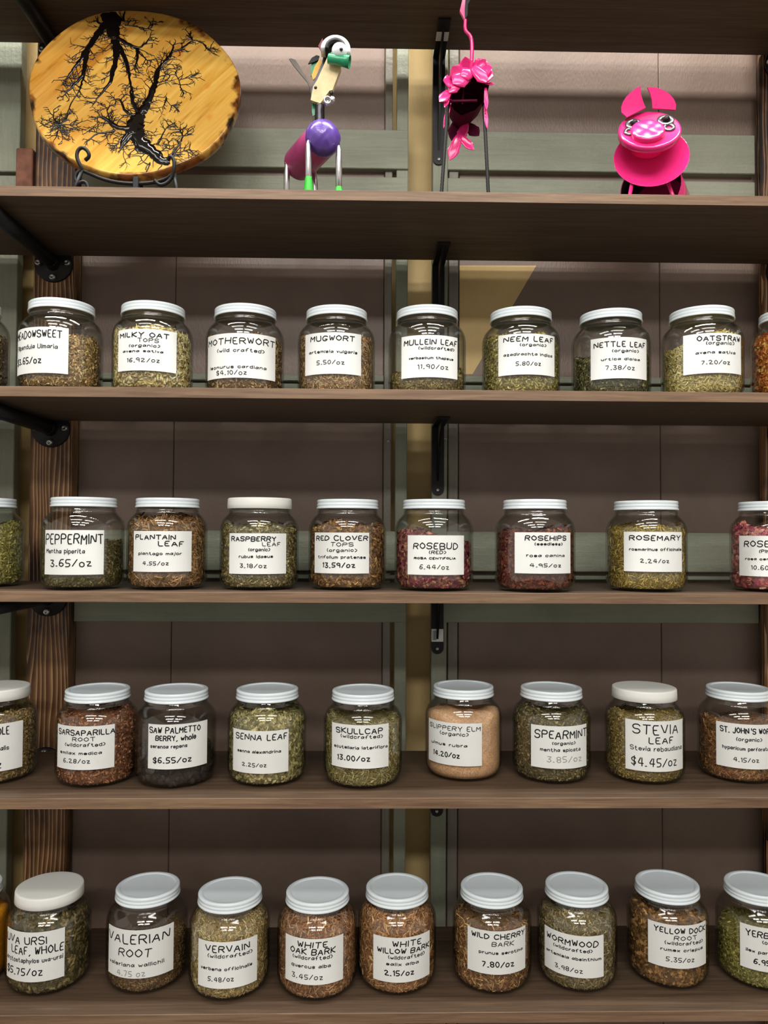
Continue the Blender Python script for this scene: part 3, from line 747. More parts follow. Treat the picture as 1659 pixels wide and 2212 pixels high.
 ('M3', 5, -0.2439, 0.0934, 0, [-0.644, 0.882, 0.028, 0.105], [('VERVAIN', 0.15, 0.85, 0.15, 0.15), (WC, 0.18, 0.9, 0.3, 0.07), ('verbena officinalis', 0.07, 0.9, 0.58, 0.06), ('5.48/oz', 0.2, 0.6, 0.8, 0.1)], 'VERVAIN', 'pale straw stalks', 'stick', [(186, 166, 116), (160, 140, 92), (206, 188, 142), (134, 118, 76)], 0.92, 0.0),
 ('M4', 5, -0.0885, 0.0922, 0, [-0.79, 0.733, 0.034, 0.11], [('WHITE', 0.25, 0.72, 0.13, 0.13), ('OAK BARK', 0.12, 0.85, 0.28, 0.13), (WC, 0.15, 0.8, 0.41, 0.07), ('quercus alba', 0.14, 0.77, 0.6, 0.06), ('3.45/oz', 0.15, 0.65, 0.83, 0.11)], 'WHITE OAK BARK', 'reddish tan shredded bark', 'strip', [(168, 126, 90), (142, 102, 70), (190, 150, 112), (120, 86, 60)], 0.95, 0.0),
 ('M5', 5, 0.0536, 0.1066, 0, [-0.636, 0.891, 0.029, 0.104], [('WHITE', 0.33, 0.8, 0.14, 0.13), ('WILLOW BARK', 0.08, 0.98, 0.3, 0.12), (WC, 0.25, 0.87, 0.44, 0.07), ('salix alba', 0.23, 0.75, 0.59, 0.06), ('2.15/oz', 0.2, 0.67, 0.79, 0.12)], 'WHITE WILLOW BARK', 'orange tan bark strips', 'strip', [(178, 134, 90), (150, 108, 70), (200, 160, 116), (128, 92, 62)], 0.95, 0.0),
 ('M6', 5, 0.2250, 0.1072, 0, [-0.774, 0.79, 0.041, 0.114], [('WILD CHERRY', 0.08, 0.97, 0.13, 0.12), ('BARK', 0.4, 0.75, 0.3, 0.11), ('prunus serotina', 0.2, 0.92, 0.5, 0.06), ('7.80/oz', 0.25, 0.75, 0.77, 0.13)], 'WILD CHERRY BARK', 'brown bark shreds', 'strip', [(122, 84, 56), (98, 66, 44), (150, 110, 74), (190, 160, 105)], 0.75, -0.1),
 ('M7', 5, 0.3803, 0.1105, 0, [-1.141, 0.421, 0.032, 0.103], [('WORMWOOD', 0.06, 0.9, 0.19, 0.15), (WC, 0.18, 0.8, 0.35, 0.07), ('artemisia absinthium', 0.05, 0.95, 0.55, 0.06), ('3.98/oz', 0.22, 0.65, 0.83, 0.11)], 'WORMWOOD', 'grey olive cut herb', 'stick', [(142, 130, 94), (116, 106, 72), (168, 156, 118), (94, 86, 58)], 0.95, 0.0),
 ('M8', 5, 0.5488, 0.1181, 0, [-0.83, 0.727, 0.043, 0.117], [('YELLOW DOCK', 0.1, 0.97, 0.14, 0.13), ('ROOT', 0.4, 0.77, 0.3, 0.1), (WC, 0.25, 0.9, 0.42, 0.07), ('rumex crispus', 0.2, 0.9, 0.58, 0.06), ('5.35/oz', 0.28, 0.72, 0.8, 0.11)], 'YELLOW DOCK ROOT', 'brown root chunks', 'chunk', [(140, 106, 62), (112, 82, 48), (168, 132, 84), (92, 70, 44)], 0.84, -0.12),
 ('M9', 5, 0.7116, 0.1109, 0, [-0.864, 0.593, 0.039, 0.114], [('YERBA MATE', 0.1, 0.97, 0.17, 0.14), (OG, 0.34, 0.75, 0.33, 0.07), ('ilex paraguariensis', 0.1, 0.95, 0.57, 0.06), ('6.95/oz', 0.22, 0.68, 0.79, 0.12)], 'YERBA MATE', 'yellow green cut leaf', 'leaf', [(136, 134, 68), (110, 110, 54), (160, 154, 92)], 0.6, 0.0),
]

protos = {}
def build_jar(i, code, row, x, y, plastic, lab, lines, mark, hdesc, kind, cols, fill, slope):
    o = (x, y, ZS[row])
    where = ['', '', 'first jar shelf', 'second jar shelf', 'third jar shelf', 'lowest shelf'][row]
    if mark.startswith('*'):
        jl = 'glass jar ' + mark[1:]
        hl = hdesc + ' in the glass jar ' + mark[1:]
    else:
        jl = 'glass jar with %s lid and card reading %s' % ('smooth plastic' if plastic else 'ribbed white', mark)
        hl = '%s inside the jar marked %s' % (hdesc, mark)
    jar = thing('herb_jar', jl, 'jar', o, 'herb jars on the shelves')
    global g_me
    for nm, key, V, F, mat in (('glass_body', 'g', GV, GF, M_glass), ('lid', 'p' if plastic else 'l', PV if plastic else LV, PF if plastic else LF, M_plid if plastic else M_lid)):
        if key not in protos:
            ob = mesh(nm, V, F, mat); protos[key] = ob.data
            if key != 'g':
                ob.data.materials.append(M_liner)
                for pg_ in ob.data.polygons:
                    c_ = pg_.center
                    if c_.z < 0.1582 and math.hypot(c_.x, c_.y) < 0.0541: pg_.material_index = 1
        else:
            ob = bpy.data.objects.new(nm, protos[key]); COL.objects.link(ob)
        ob.parent = jar
    if lab:
        make_label(jar, o, lab, lines, 100 + i)
    herb_fill(o, kind, cols, fill, slope, lab, hl, 500 + i)
for i, j in enumerate(JARS):
    build_jar(i, *j)
# ------------------------------------------------------------------ wood slice with burnt branching figure
PC = np.array((-0.4430, 0.1228, 0.8289)); PR_ = 0.1925
PN = np.array((0.0618, -0.9628, 0.263)); PE1 = np.array((0.9979, 0.0641, 0.0)); PE2 = np.array((-0.0169, 0.2624, 0.9648))
PN = PN / np.linalg.norm(PN)
def pl(a, b, h=0.0):
    return PC + PE1 * a + PE2 * b + PN * h

def slice_mat():
    t = NT('varnished_pine_slice')
    c = t.new('ShaderNodeUVMap'); c.uv_map = 'face'
    sp = t.new('ShaderNodeSeparateXYZ'); t.l.new(c.outputs[0], sp.inputs[0])
    x, y = sp.outputs[0], sp.outputs[1]
    A = math.radians(54)
    along = t.math('ADD', t.math('MULTIPLY', x, math.cos(A)), t.math('MULTIPLY', y, math.sin(A)))
    across = t.math('ADD', t.math('MULTIPLY', x, -math.sin(A)), t.math('MULTIPLY', y, math.cos(A)))
    cb = t.new('ShaderNodeCombineXYZ')
    t.put(cb.inputs[0], t.math('MULTIPLY', along, 3.0)); t.put(cb.inputs[1], t.math('MULTIPLY', across, 42.0))
    g = t.noise(cb.outputs[0], 1.3, 5, 0.6, 0.7)
    col = t.ramp(g, [(0.28, lin(150, 98, 34)), (0.40, lin(196, 146, 60)), (0.62, lin(214, 172, 86))])
    bd = t.new('ShaderNodeTexWhiteNoise', noise_dimensions='1D')
    t.put(bd.inputs['W'], t.math('FLOOR', t.math('DIVIDE', t.math('ADD', across, 0.013), 0.052)))
    col = t.mix(t.math('MULTIPLY', bd.outputs[0], 0.4), col, lin(214, 148, 52), 'MULTIPLY')
    cb2 = t.new('ShaderNodeCombineXYZ')
    t.put(cb2.inputs[0], t.math('MULTIPLY', along, 12.0)); t.put(cb2.inputs[1], t.math('MULTIPLY', across, 26.0))
    st = t.noise(cb2.outputs[0], 1.0, 2, 0.5)
    col = t.mix(t.ramp(st, [(0.66, (0, 0, 0)), (0.76, (0.8, 0.8, 0.8))]), col, lin(196, 104, 22))
    r = t.math('SQRT', t.math('ADD', t.math('MULTIPLY', x, x), t.math('MULTIPLY', y, y)))
    ob = t.noise(t.coord(), 20, 3)
    edge = t.math('ADD', t.math('MULTIPLY', t.math('SUBTRACT', r, 0.1855), 60.0), t.math('MULTIPLY', t.math('SUBTRACT', ob, 0.46), 3.8))
    col = t.mix(t.ramp(edge, [(0.35, (0, 0, 0)), (0.8, (1, 1, 1))]), col, t.ramp(t.noise(t.coord(), 30, 3), [(0.4, lin(34, 16, 8)), (0.62, lin(136, 80, 30))]))
    return t.base(col, 0.13, 0, 0.45, 0.35)
M_slice = slice_mat()
rnd = random.Random(5)
plaque = thing('wood_slice', 'round golden wood slice with black branching burn figure, leaning on a black easel', 'wood decoration', tuple(pl(0, -PR_, -0.012)))
nseg = 120; TH = 0.024
wob = [1 + 0.010 * math.sin(3 * 2 * math.pi * i / nseg + 1) + 0.007 * math.sin(7 * 2 * math.pi * i / nseg) for i in range(nseg)]
rings = [(0.0, 0.0), (0.4, 0.0), (0.8, 0.0), (0.980, 0.0), (0.990, 0.0), (1.0, -0.0025), (1.008, -0.012), (1.004, -0.02), (0.98, -TH), (0.0, -TH)]
V = []; F = []; UV = []; ids = []
for f, h in rings:
    if f == 0:
        ids.append([len(V)]); V.append(pl(0, 0, h)); UV.append((0, 0))
    else:
        ids.append(list(range(len(V), len(V) + nseg)))
        for i in range(nseg):
            a = 2 * math.pi * i / nseg; rr = PR_ * f * wob[i]
            V.append(pl(rr * math.cos(a), rr * math.sin(a), h)); UV.append((rr * math.cos(a), rr * math.sin(a)))
for A, B in zip(ids[:-1], ids[1:]):
    for i in range(nseg):
        j = (i + 1) % nseg
        if len(A) == 1: F.append([A[0], B[i], B[j]])
        elif len(B) == 1: F.append([A[j], A[i], B[0]])
        else: F.append([A[i], B[i], B[j], A[j]])
so = mesh('wood_disc', V, F, M_slice, plaque)
uvl = so.data.uv_layers.new(name='face')
for lp in so.data.loops:
    uvl.data[lp.index].uv = UV[lp.vertex_index]

STROKES = [([[-0.064,0.176],[-0.049,0.162],[-0.052,0.138],[-0.045,0.116]],0.025,0.0177),([[-0.059,0.161],[-0.075,0.136],[-0.086,0.105],[-0.096,0.082],[-0.103,0.062],[-0.112,0.043],[-0.124,0.017],[-0.133,-0.002]],0.0133,0.0012),([[-0.093,0.086],[-0.095,0.055],[-0.094,0.03],[-0.106,0.007],[-0.118,-0.012],[-0.128,-0.027]],0.0088,0.0012),([[-0.094,0.03],[-0.098,-0.011],[-0.11,-0.037],[-0.115,-0.069],[-0.125,-0.091]],0.0041,0.0012),([[-0.044,0.112],[-0.04,0.086],[-0.039,0.059],[-0.043,0.033],[-0.046,0.007],[-0.061,-0.016],[-0.073,-0.045]],0.0118,0.0012),([[-0.04,0.105],[-0.026,0.079],[-0.016,0.05],[-0.01,0.017],[-0.002,-0.012],[0.002,-0.033]],0.0071,0.0018),([[-0.041,0.12],[-0.02,0.106],[-0.002,0.096],[0.009,0.104],[0.02,0.124]],0.0077,0.0012),([[-0.002,0.096],[0.0,0.07],[-0.004,0.047]],0.0065,0.0012),([[-0.001,0.089],[0.015,0.071],[0.028,0.064]],0.0041,0.0012),([[-0.029,0.152],[-0.005,0.148],[0.018,0.144],[0.023,0.16]],0.0041,0.0012),([[-0.06,0.169],[-0.064,0.182]],0.0059,0.0009),([[-0.034,0.159],[-0.032,0.187]],0.0065,0.0009),([[-0.051,0.134],[-0.061,0.145],[-0.076,0.152],[-0.088,0.159]],0.0088,0.0012),([[0.01,-0.062],[0.007,-0.094],[0.01,-0.104]],0.0206,0.0324),([[0.013,-0.061],[0.02,-0.047],[0.032,-0.01],[0.038,0.028],[0.039,0.05],[0.058,0.078],[0.063,0.093],[0.066,0.111]],0.0135,0.0024),([[0.013,-0.058],[-0.001,-0.034],[-0.008,-0.009],[-0.003,0.003]],0.0071,0.0015),([[0.013,-0.058],[-0.004,-0.061],[-0.016,-0.049],[-0.024,-0.024],[-0.038,-0.029]],0.0065,0.0015),([[0.004,-0.09],[-0.016,-0.093],[-0.033,-0.085],[-0.042,-0.075],[-0.057,-0.066],[-0.065,-0.073]],0.0118,0.0015),([[-0.027,-0.096],[-0.043,-0.104],[-0.059,-0.105],[-0.069,-0.119],[-0.078,-0.127]],0.0059,0.0012),([[-0.033,-0.085],[-0.043,-0.065],[-0.047,-0.047]],0.0041,0.0012),([[-0.059,-0.105],[-0.068,-0.095]],0.0024,0.0009),([[0.01,-0.101],[0.02,-0.124],[0.038,-0.137],[0.05,-0.15],[0.062,-0.162],[0.075,-0.159]],0.025,0.0133),([[0.075,-0.156],[0.08,-0.138],[0.09,-0.12],[0.095,-0.103],[0.103,-0.095]],0.0059,0.0012),([[0.095,-0.103],[0.085,-0.085]],0.0024,0.0009),([[0.08,-0.142],[0.097,-0.137],[0.11,-0.131]],0.0029,0.0009),([[0.051,-0.126],[0.058,-0.101],[0.068,-0.079]],0.0041,0.0012),([[0.074,-0.135],[0.067,-0.111]],0.0024,0.0009),([[0.04,-0.165],[0.036,-0.185],[0.026,-0.203]],0.0029,0.0012),([[0.062,-0.167],[0.055,-0.181]],0.0024,0.0009),([[0.002,-0.101],[-0.011,-0.123],[-0.015,-0.14]],0.0177,0.0012),([[-0.019,-0.127],[-0.029,-0.134]],0.0024,0.0009),([[-0.127,-0.091],[-0.148,-0.099]],0.0035,0.0009),([[-0.127,-0.091],[-0.139,-0.078],[-0.14,-0.057]],0.0035,0.0009),([[-0.127,-0.091],[-0.114,-0.076]],0.0035,0.0009),([[-0.127,-0.091],[-0.097,-0.089]],0.0035,0.0009),([[-0.127,-0.091],[-0.111,-0.108]],0.0035,0.0009),([[-0.127,-0.091],[-0.127,-0.112],[-0.134,-0.13]],0.0029,0.0009),([[-0.127,-0.091],[-0.147,-0.082]],0.0029,0.0009),([[-0.127,-0.091],[-0.104,-0.1]],0.0029,0.0009),([[-0.127,-0.091],[-0.119,-0.115]],0.0029,0.0009),([[-0.127,-0.091],[-0.128,-0.067]],0.0029,0.0009),([[0.063,0.093],[0.083,0.102],[0.099,0.125],[0.12,0.12],[0.13,0.102]],0.0047,0.0012),([[0.099,0.125],[0.093,0.138]],0.0024,0.0009),([[0.13,0.1],[0.141,0.124]],0.0021,0.0009),([[0.086,0.001],[0.081,0.023],[0.075,0.038],[0.055,0.036]],0.0027,0.0009),([[0.081,0.027],[0.107,0.036]],0.0021,0.0009),([[0.085,0.005],[0.093,-0.006]],0.0018,0.0009),([[0.058,-0.015],[0.066,-0.033],[0.078,-0.038]],0.0018,0.0009),([[0.013,-0.104],[0.012,-0.125],[0.016,-0.145]],0.0147,0.0012),([[0.03,-0.145],[0.022,-0.155]],0.0029,0.0009)]

bv, bf = [], []
def ridge(pts, w0, w1):
    """low rounded ridge of black filling following 2D points on the slice"""
    P = [np.array(p) for p in pts]; n = len(P); o = len(bv)
    for i, p in enumerate(P):
        d = P[min(i + 1, n - 1)] - P[max(i - 1, 0)]; d = d / (np.linalg.norm(d) + 1e-9)
        s = np.array((-d[1], d[0])); w = (w0 + (w1 - w0) * i / (n - 1)) * (1 if n < 4 else rnd.uniform(.82, 1.18))
        h = min(0.0035, 0.0006 + w * 0.16)
        for k, hh in ((-.5, 0.0), (-.28, h * .8), (0, h), (.28, h * .8), (.5, 0.0)):
            q = p + s * w * k
            L = np.linalg.norm(q)
            if L > PR_ * .985: q = q * PR_ * .985 / L
            bv.append(pl(q[0], q[1], hh + 0.0001))
    for i in range(n - 1):
        for k in range(4):
            bf.append([o + i * 5 + k, o + (i + 1) * 5 + k, o + (i + 1) * 5 + k + 1, o + i * 5 + k + 1])
def twig(p, ang, ln, w, depth):
    pts = [np.array(p)]; a = ang; n = 4
    for k in range(n):
        a += rnd.uniform(-.35, .35)
        pts.append(pts[-1] + np.array((math.cos(a), math.sin(a))) * ln / n)
        if depth > 0 and rnd.random() < .62:
            twig(pts[-1], a + rnd.choice((-1, 1)) * rnd.uniform(.5, 1.1), ln * rnd.uniform(.35, .6), w * .65, depth - 1)
    ridge(pts, w, w * .35)
for pts, w0, w1 in STROKES:
    P = smoothline([np.array(p) for p in pts], 2)
    Q = [P[0]]
    for a, b in zip(P[:-1], P[1:]):
        k = max(1, int(np.linalg.norm(b - a) / 0.004))
        for j in range(1, k + 1):
            Q.append(a + (b - a) * j / k + (np.array((rnd.gauss(0, .0009), rnd.gauss(0, .0009))) if j < k else 0))
    if len(Q) > 2:
        Q = Q[:1] + [q + np.array((rnd.gauss(0, .0006), rnd.gauss(0, .0006))) for q in Q[1:-1]] + Q[-1:]
    ridge(Q, w0 * (1.3 if w0 > .006 else 1), w1)
    n = len(Q)
    for i in range(1, n):
        d = Q[i] - Q[i - 1]; ang = math.atan2(d[1], d[0]); w = w0 + (w1 - w0) * i / n
        for s in (-1, 1):
            if rnd.random() < .33:
                p = Q[i] + np.array((-d[1], d[0])) / (np.linalg.norm(d) + 1e-9) * s * w * .4
                if np.linalg.norm(p) < PR_ * .93:
                    twig(p, ang + s * rnd.uniform(.5, 1.2), rnd.uniform(.010, .028) * (1.2 if w > .006 else .8), 0.0021, 1 if rnd.random() < .7 else 2)
mesh('burn_figure', bv, bf, M_epoxy, plaque)

# wrought iron easel
E_ = thing('display_easel', 'black scrolled wrought iron easel under the round wood slice', 'display stand', (-0.435, 0.07, ZS[1]))
hookL = [[-0.5067, 0.055, 0.6594], [-0.4979, 0.052, 0.6645], [-0.5011, 0.05, 0.6745], [-0.511, 0.05, 0.6804], [-0.5187, 0.05, 0.6743], [-0.5205, 0.05, 0.6622], [-0.5144, 0.052, 0.6483], [-0.5123, 0.055, 0.6423],
         [-0.522, 0.055, 0.6361], [-0.5248, 0.055, 0.6261], [-0.5197, 0.055, 0.6162], [-0.5159, 0.055, 0.6192], [-0.5081, 0.055, 0.6213], [-0.5021, 0.055, 0.6164], [-0.5000, 0.055, 0.600], [-0.5, 0.055, 0.5895]]
hookR = [[-0.3611, 0.055, 0.6605], [-0.3573, 0.052, 0.6676], [-0.3493, 0.05, 0.6627], [-0.3481, 0.05, 0.6446], [-0.3528, 0.055, 0.6305], [-0.3645, 0.055, 0.6183], [-0.3763, 0.055, 0.6161], [-0.384, 0.055, 0.6250]]
for h in (hookL, hookR):
    mesh('scroll_hook', *tube(h, 0.0033, 10), M_blackpipe, E_)
for a, b in (((-0.349, 0.055, 0.6366), (-0.341, 0.05, 0.5870)), ((-0.5124, 0.056, 0.6423), (-0.5300, 0.05, 0.5870)), ((-0.43, 0.115, 0.66), (-0.43, 0.20, 0.5870))):
    mesh('leg', *tube([a, b], 0.0032, 10, None, 0), M_blackpipe, E_)
mesh('cradle_bar', *tube([(-0.5124, 0.058, 0.6423), (-0.47, 0.064, 0.626), (-0.42, 0.066, 0.622), (-0.37, 0.064, 0.628), (-0.349, 0.056, 0.640)], 0.0033, 10), M_blackpipe, E_)
V, F = box(-0.4245, -0.4145, 0.060, 0.066, 0.5870, 0.634, 0.001)
mesh('centre_strap', V, F, M_blackpipe, E_, False)
mesh('crossbar', *tube([(-0.43, 0.062, 0.60), (-0.43, 0.115, 0.662)], 0.003, 8, None, 0), M_blackpipe, E_)

# ------------------------------------------------------------------ purple metal donkey
Z1 = ZS[1]
dk = thing('metal_donkey', 'purple and magenta scrap metal donkey with cream head and steel legs', 'metal figurine', (-0.105, 0.1, Z1))
A0 = np.array((-0.0862, 0.060, 0.708)); A1 = np.array((-0.1400, 0.170, 0.7125)); ax = A1 - A0; LB = np.linalg.norm(ax)
V, F = lathe([(0.0300, -0.002), (0.0308, 0.0), (0.0312, 0.02), (0.0310, LB - 0.004), (0.0300, LB), (0.026, LB + 0.004), (0, LB + 0.006)], 40, A0, ax)
mesh('body', V, F, M_magenta, dk)
V, F = lathe([(0, -0.026)] + [(0.0318 * math.sin(k * math.pi / 20), -0.0268 * math.cos(k * math.pi / 20)) for k in range(1, 11)] + [(0.0320, 0.006), (0.0316, 0.0075)], 40, A0, ax)
V = [np.array(v) + (0.0006 * math.sin(v[0] * 420) * math.cos(v[2] * 380)) for v in V]
mesh('chest', V, F, M_purple, dk)
for top, bot, zb in (((-0.1116, 0.045, 0.695), (-0.1105, 0.042, Z1), 0.628), ((-0.0580, 0.048, 0.688), (-0.0570, 0.045, Z1), 0.6125), ((-0.1610, 0.150, 0.7080), (-0.1617, 0.165, Z1), 0.600), ((-0.1090, 0.155, 0.695), (-0.1027, 0.150, Z1), 0.600)):
    top = np.array(top); bot = np.array(bot); d = bot - top; L = np.linalg.norm(d)
    V, F = lathe([(0, -0.002), (0.0028, 0.0), (0.0046, 0.010), (0.0056, 0.022), (0.0056, L - 0.001), (0, L - 0.001)], 20, top, d)
    lg = mesh('leg', V, F, M_steel, dk)
    hb = zb - Z1
    V, F = lathe([(0.0058, hb), (0.0066, hb - 0.004), (0.0085, hb * .45), (0.0108, 0.003), (0.0106, 0.0002), (0, 0.0002)], 20, bot)
    hf = mesh('hoof', V, F, M_green, None)
    hf.data.transform(Matrix.Translation(-Vector(dk.location))); hf.parent = lg
V, F = lathe([(0, -0.002)] + [(0.0082 + 0.0008 * (k % 2), k * 0.0022) for k in range(17)] + [(0, 0.038)], 24, (-0.0930, 0.062, 0.7330), (0, 0, 1))
mesh('neck', V, F, M_bolt, dk)
plt_ = [(-0.1089, 0.7731), (-0.0916, 0.7677), (-0.0752, 0.7891), (-0.0700, 0.7900), (-0.0560, 0.8260), (-0.0560, 0.8400), (-0.0791, 0.8440), (-0.0971, 0.8068), (-0.1042, 0.7956)]
def head_y(z): return 0.054 - (z - 0.768) * 0.16
V, F = plate([(x, head_y(z), z) for x, z in plt_], 0.012, (0.1, 1, 0.15))
mesh('head', V, F, M_cream, dk, False)
V, F = join(lathe([(0, -0.004), (0.0068, -0.004), (0.0075, 0.0), (0.0068, 0.006), (0.004, 0.006), (0.004, 0.002), (0, 0.002)], 20, (-0.0790, 0.040, 0.7640), (0.25, -1, -0.2)),
            lathe([(0, -0.003), (0.005, -0.003), (0.0056, 0.0), (0.005, 0.006), (0, 0.006)], 18, (-0.0705, 0.042, 0.7665), (0.25, -1, -0.2)))
mesh('muzzle', V, F, M_steel, dk)
V, F = join(*[lathe([(0, -0.003), (0.003, -0.003), (0.0035, 0), (0.002, 0.0022), (0, 0.0028)], 12, (x, head_y(z) + .001, z), (0, -1, 0)) for x, z in ((-0.100, 0.794), (-0.072, 0.786))])
mesh('nostrils', V, F, M_bolt, dk)
g0 = np.array((-0.0765, 0.032, 0.8355)); g1 = np.array((-0.0390, 0.028, 0.8275)); gx = g1 - g0; gl = np.linalg.norm(gx)
V, F = lathe([(0.0068, 0.001), (0.0083, 0.0), (0.0088, 0.002), (0.0088, gl * .5), (0.0098, gl * .75), (0.0112, gl), (0.0102, gl), (0.007, gl * .6), (0.0068, 0.001)], 28, g0, gx)
mesh('green_eyelid', V, F, M_teal, dk)
ey = mesh('eyeball', *sphere((-0.0570, 0.030, 0.8475), 0.0140, 24, 14), M_white, dk)
pu = mesh('pupil', *sphere((-0.0535, 0.0170, 0.8430), 0.0030, 12, 8), M_bolt, None)
pu.data.transform(Matrix.Translation(-Vector(dk.location))); pu.parent = ey
cc = np.array((-0.0640, 0.036, 0.8505))
def arch(r0, r1, y0, y1, a0=-20, a1=200, n=20, tilt=-0.22):
    V = []; F = []
    for i in range(n + 1):
        a = math.radians(a0 + (a1 - a0) * i / n) + tilt
        for r in (r0, r1):
            for y in (y0, y1):
                V.append((cc[0] + r * math.cos(a), y, cc[2] + r * .98 * math.sin(a)))
    for i in range(n):
        b = i * 4; c = b + 4
        F += [[b, b + 1, c + 1, c], [b + 2, c + 2, c + 3, b + 3], [b, c, c + 2, b + 2], [b + 1, b + 3, c + 3, c + 1]]
    F += [[0, 2, 3, 1], [n * 4, n * 4 + 1, n * 4 + 3, n * 4 + 2]]
    return V, F
mesh('black_browband', *arch(0.0120, 0.0182, 0.024, 0.050), M_black, dk)
mesh('white_crown', *arch(0.0180, 0.0262, 0.029, 0.054, 0, 190), M_white, dk)
for nm, pts, m_, y, th in (('red_side_plate', [(-0.0960, 0.8710), (-0.0885, 0.8850), (-0.0845, 0.8690), (-0.0900, 0.8600)], M_red, 0.052, 0.003),
        ('yellow_ear', [(-0.1084, 0.8257), (-0.1030, 0.842), (-0.0946, 0.8559), (-0.0888, 0.8474), (-0.0990, 0.8244), (-0.1055, 0.8172)], M_yellow, 0.066, 0.003),
        ('teal_ear', [(-0.1107, 0.8475), (-0.1075, 0.857), (-0.1009, 0.862), (-0.0950, 0.8578), (-0.1060, 0.8361), (-0.1105, 0.8289)], M_teal, 0.074, 0.003),
        ('black_ear_tip', [(-0.1152, 0.8493), (-0.109, 0.8602), (-0.1006, 0.8653), (-0.0950, 0.864), (-0.0977, 0.8561), (-0.1075, 0.8516)], M_black, 0.070, 0.003),
        ('dark_head_side', [(-0.1089, 0.776), (-0.108, 0.797), (-0.1042, 0.812), (-0.090, 0.846), (-0.0850, 0.872), (-0.0790, 0.864), (-0.0791, 0.842), (-0.0971, 0.8068), (-0.1042, 0.7956)], M_bolt, 0.062, 0.005),
        ('mane_strip', [(-0.1075, 0.776), (-0.1075, 0.758), (-0.1055, 0.752), (-0.0990, 0.757), (-0.0990, 0.776)], M_teal, 0.068, 0.003)):
    mesh(nm, *plate([(x, y, z) for x, z in pts], th, (0, 1, 0)), m_, dk, False)
tl = [(-0.1586, 0.9079), (-0.1534, 0.9087), (-0.146, 0.9058), (-0.1205, 0.8648), (-0.116, 0.8559), (-0.1175, 0.8513), (-0.1235, 0.8633), (-0.1518, 0.8974)]
mesh('tail', *join(plate([(x, 0.15, z) for x, z in tl], 0.003, (0, 1, 0)), tube([(-0.1172, 0.152, 0.8550), (-0.108, 0.165, 0.81), (-0.122, 0.172, 0.735)], 0.0025, 8)), M_greymetal, dk, False)

# ------------------------------------------------------------------ pink metal flamingo
fl = thing('metal_flamingo', 'hot pink metal flamingo with leaf shaped feathers on two black rod legs', 'metal figurine', (0.172, 0.07, Z1))
def petal(base, tip, w, cup, side=None, n=8, th=0.0012):
    base, tip = np.array(base, float), np.array(tip, float); d = tip - base; L = np.linalg.norm(d); d /= L
    s = np.cross(d, np.array((0, 1.0, 0)) if side is None else np.array(side)); s /= np.linalg.norm(s); nn = np.cross(s, d)
    V = []; F = []
    for h in (0, th):
        for i in range(n + 1):
            t = i / n
            ww = w * .5 * (math.sin(math.pi * min(1, 0.16 + t * .84) ** 0.9) ** 0.75 if i < n else 0.02) * (0.55 + 0.45 * t if t < .6 else 1)
            for j in range(5):
                q = (j - 2) / 2
                V.append(base + d * L * t + s * ww * q + nn * (h + cup * (1 - q * q) * math.sin(math.pi * t)))
    m0 = 5 * (n + 1)
    for i in range(n):
        for j in range(4):
            a = i * 5 + j
            F.append([a, a + 1, a + 6, a + 5]); F.append([m0 + a + 5, m0 + a + 6, m0 + a + 1, m0 + a])
        F.append([i * 5, i * 5 + 5, m0 + i * 5 + 5, m0 + i * 5]); F.append([i * 5 + 4, m0 + i * 5 + 4, m0 + i * 5 + 9, i * 5 + 9])
    F.append([0, m0, m0 + 1, 1]); F.append([1, m0 + 1, m0 + 2, 2]); F.append([2, m0 + 2, m0 + 3, 3]); F.append([3, m0 + 3, m0 + 4, 4])
    return V, F
# hollow body: open bowl seen from below
bc = np.array((0.1725, 0.062, 0.7900)); V = []; F = []
outl = [(0.1359, 0.7925), (0.1470, 0.8070), (0.1586, 0.8192), (0.1813, 0.8328), (0.1940, 0.8270), (0.2041, 0.82), (0.2090, 0.8019), (0.2055, 0.788), (0.2009, 0.7755), (0.1847, 0.7587), (0.1603, 0.7485), (0.1480, 0.758), (0.1408, 0.7696), (0.1370, 0.781)]
n = len(outl)
for k, (f, y) in enumerate(((1.03, 0.050), (1.0, 0.053), (.97, 0.075), (.85, 0.105), (.6, 0.13), (.3, 0.142))):
    for x, z in outl:
        V.append((bc[0] + (x - bc[0]) * f, y, bc[2] + (z - bc[2]) * f))
V.append((bc[0], 0.145, bc[2]))
for k in range(5):
    for i in range(n):
        j = (i + 1) % n
        F.append([k * n + i, k * n + j, (k + 1) * n + j, (k + 1) * n + i])
for i in range(n):
    F.append([5 * n + i, 5 * n + (i + 1) % n, 6 * n])
mesh('body_shell', V, F, M_pinkdark, fl)
mesh('inner_bar', *join(tube([(0.1400, 0.056, 0.7760), (0.1890, 0.056, 0.7780)], 0.0024, 8, None, 0), tube([(0.1640, 0.07, 0.7790), (0.1680, 0.075, 0.826)], 0.002, 8, None, 0)), M_pinkdark, fl)
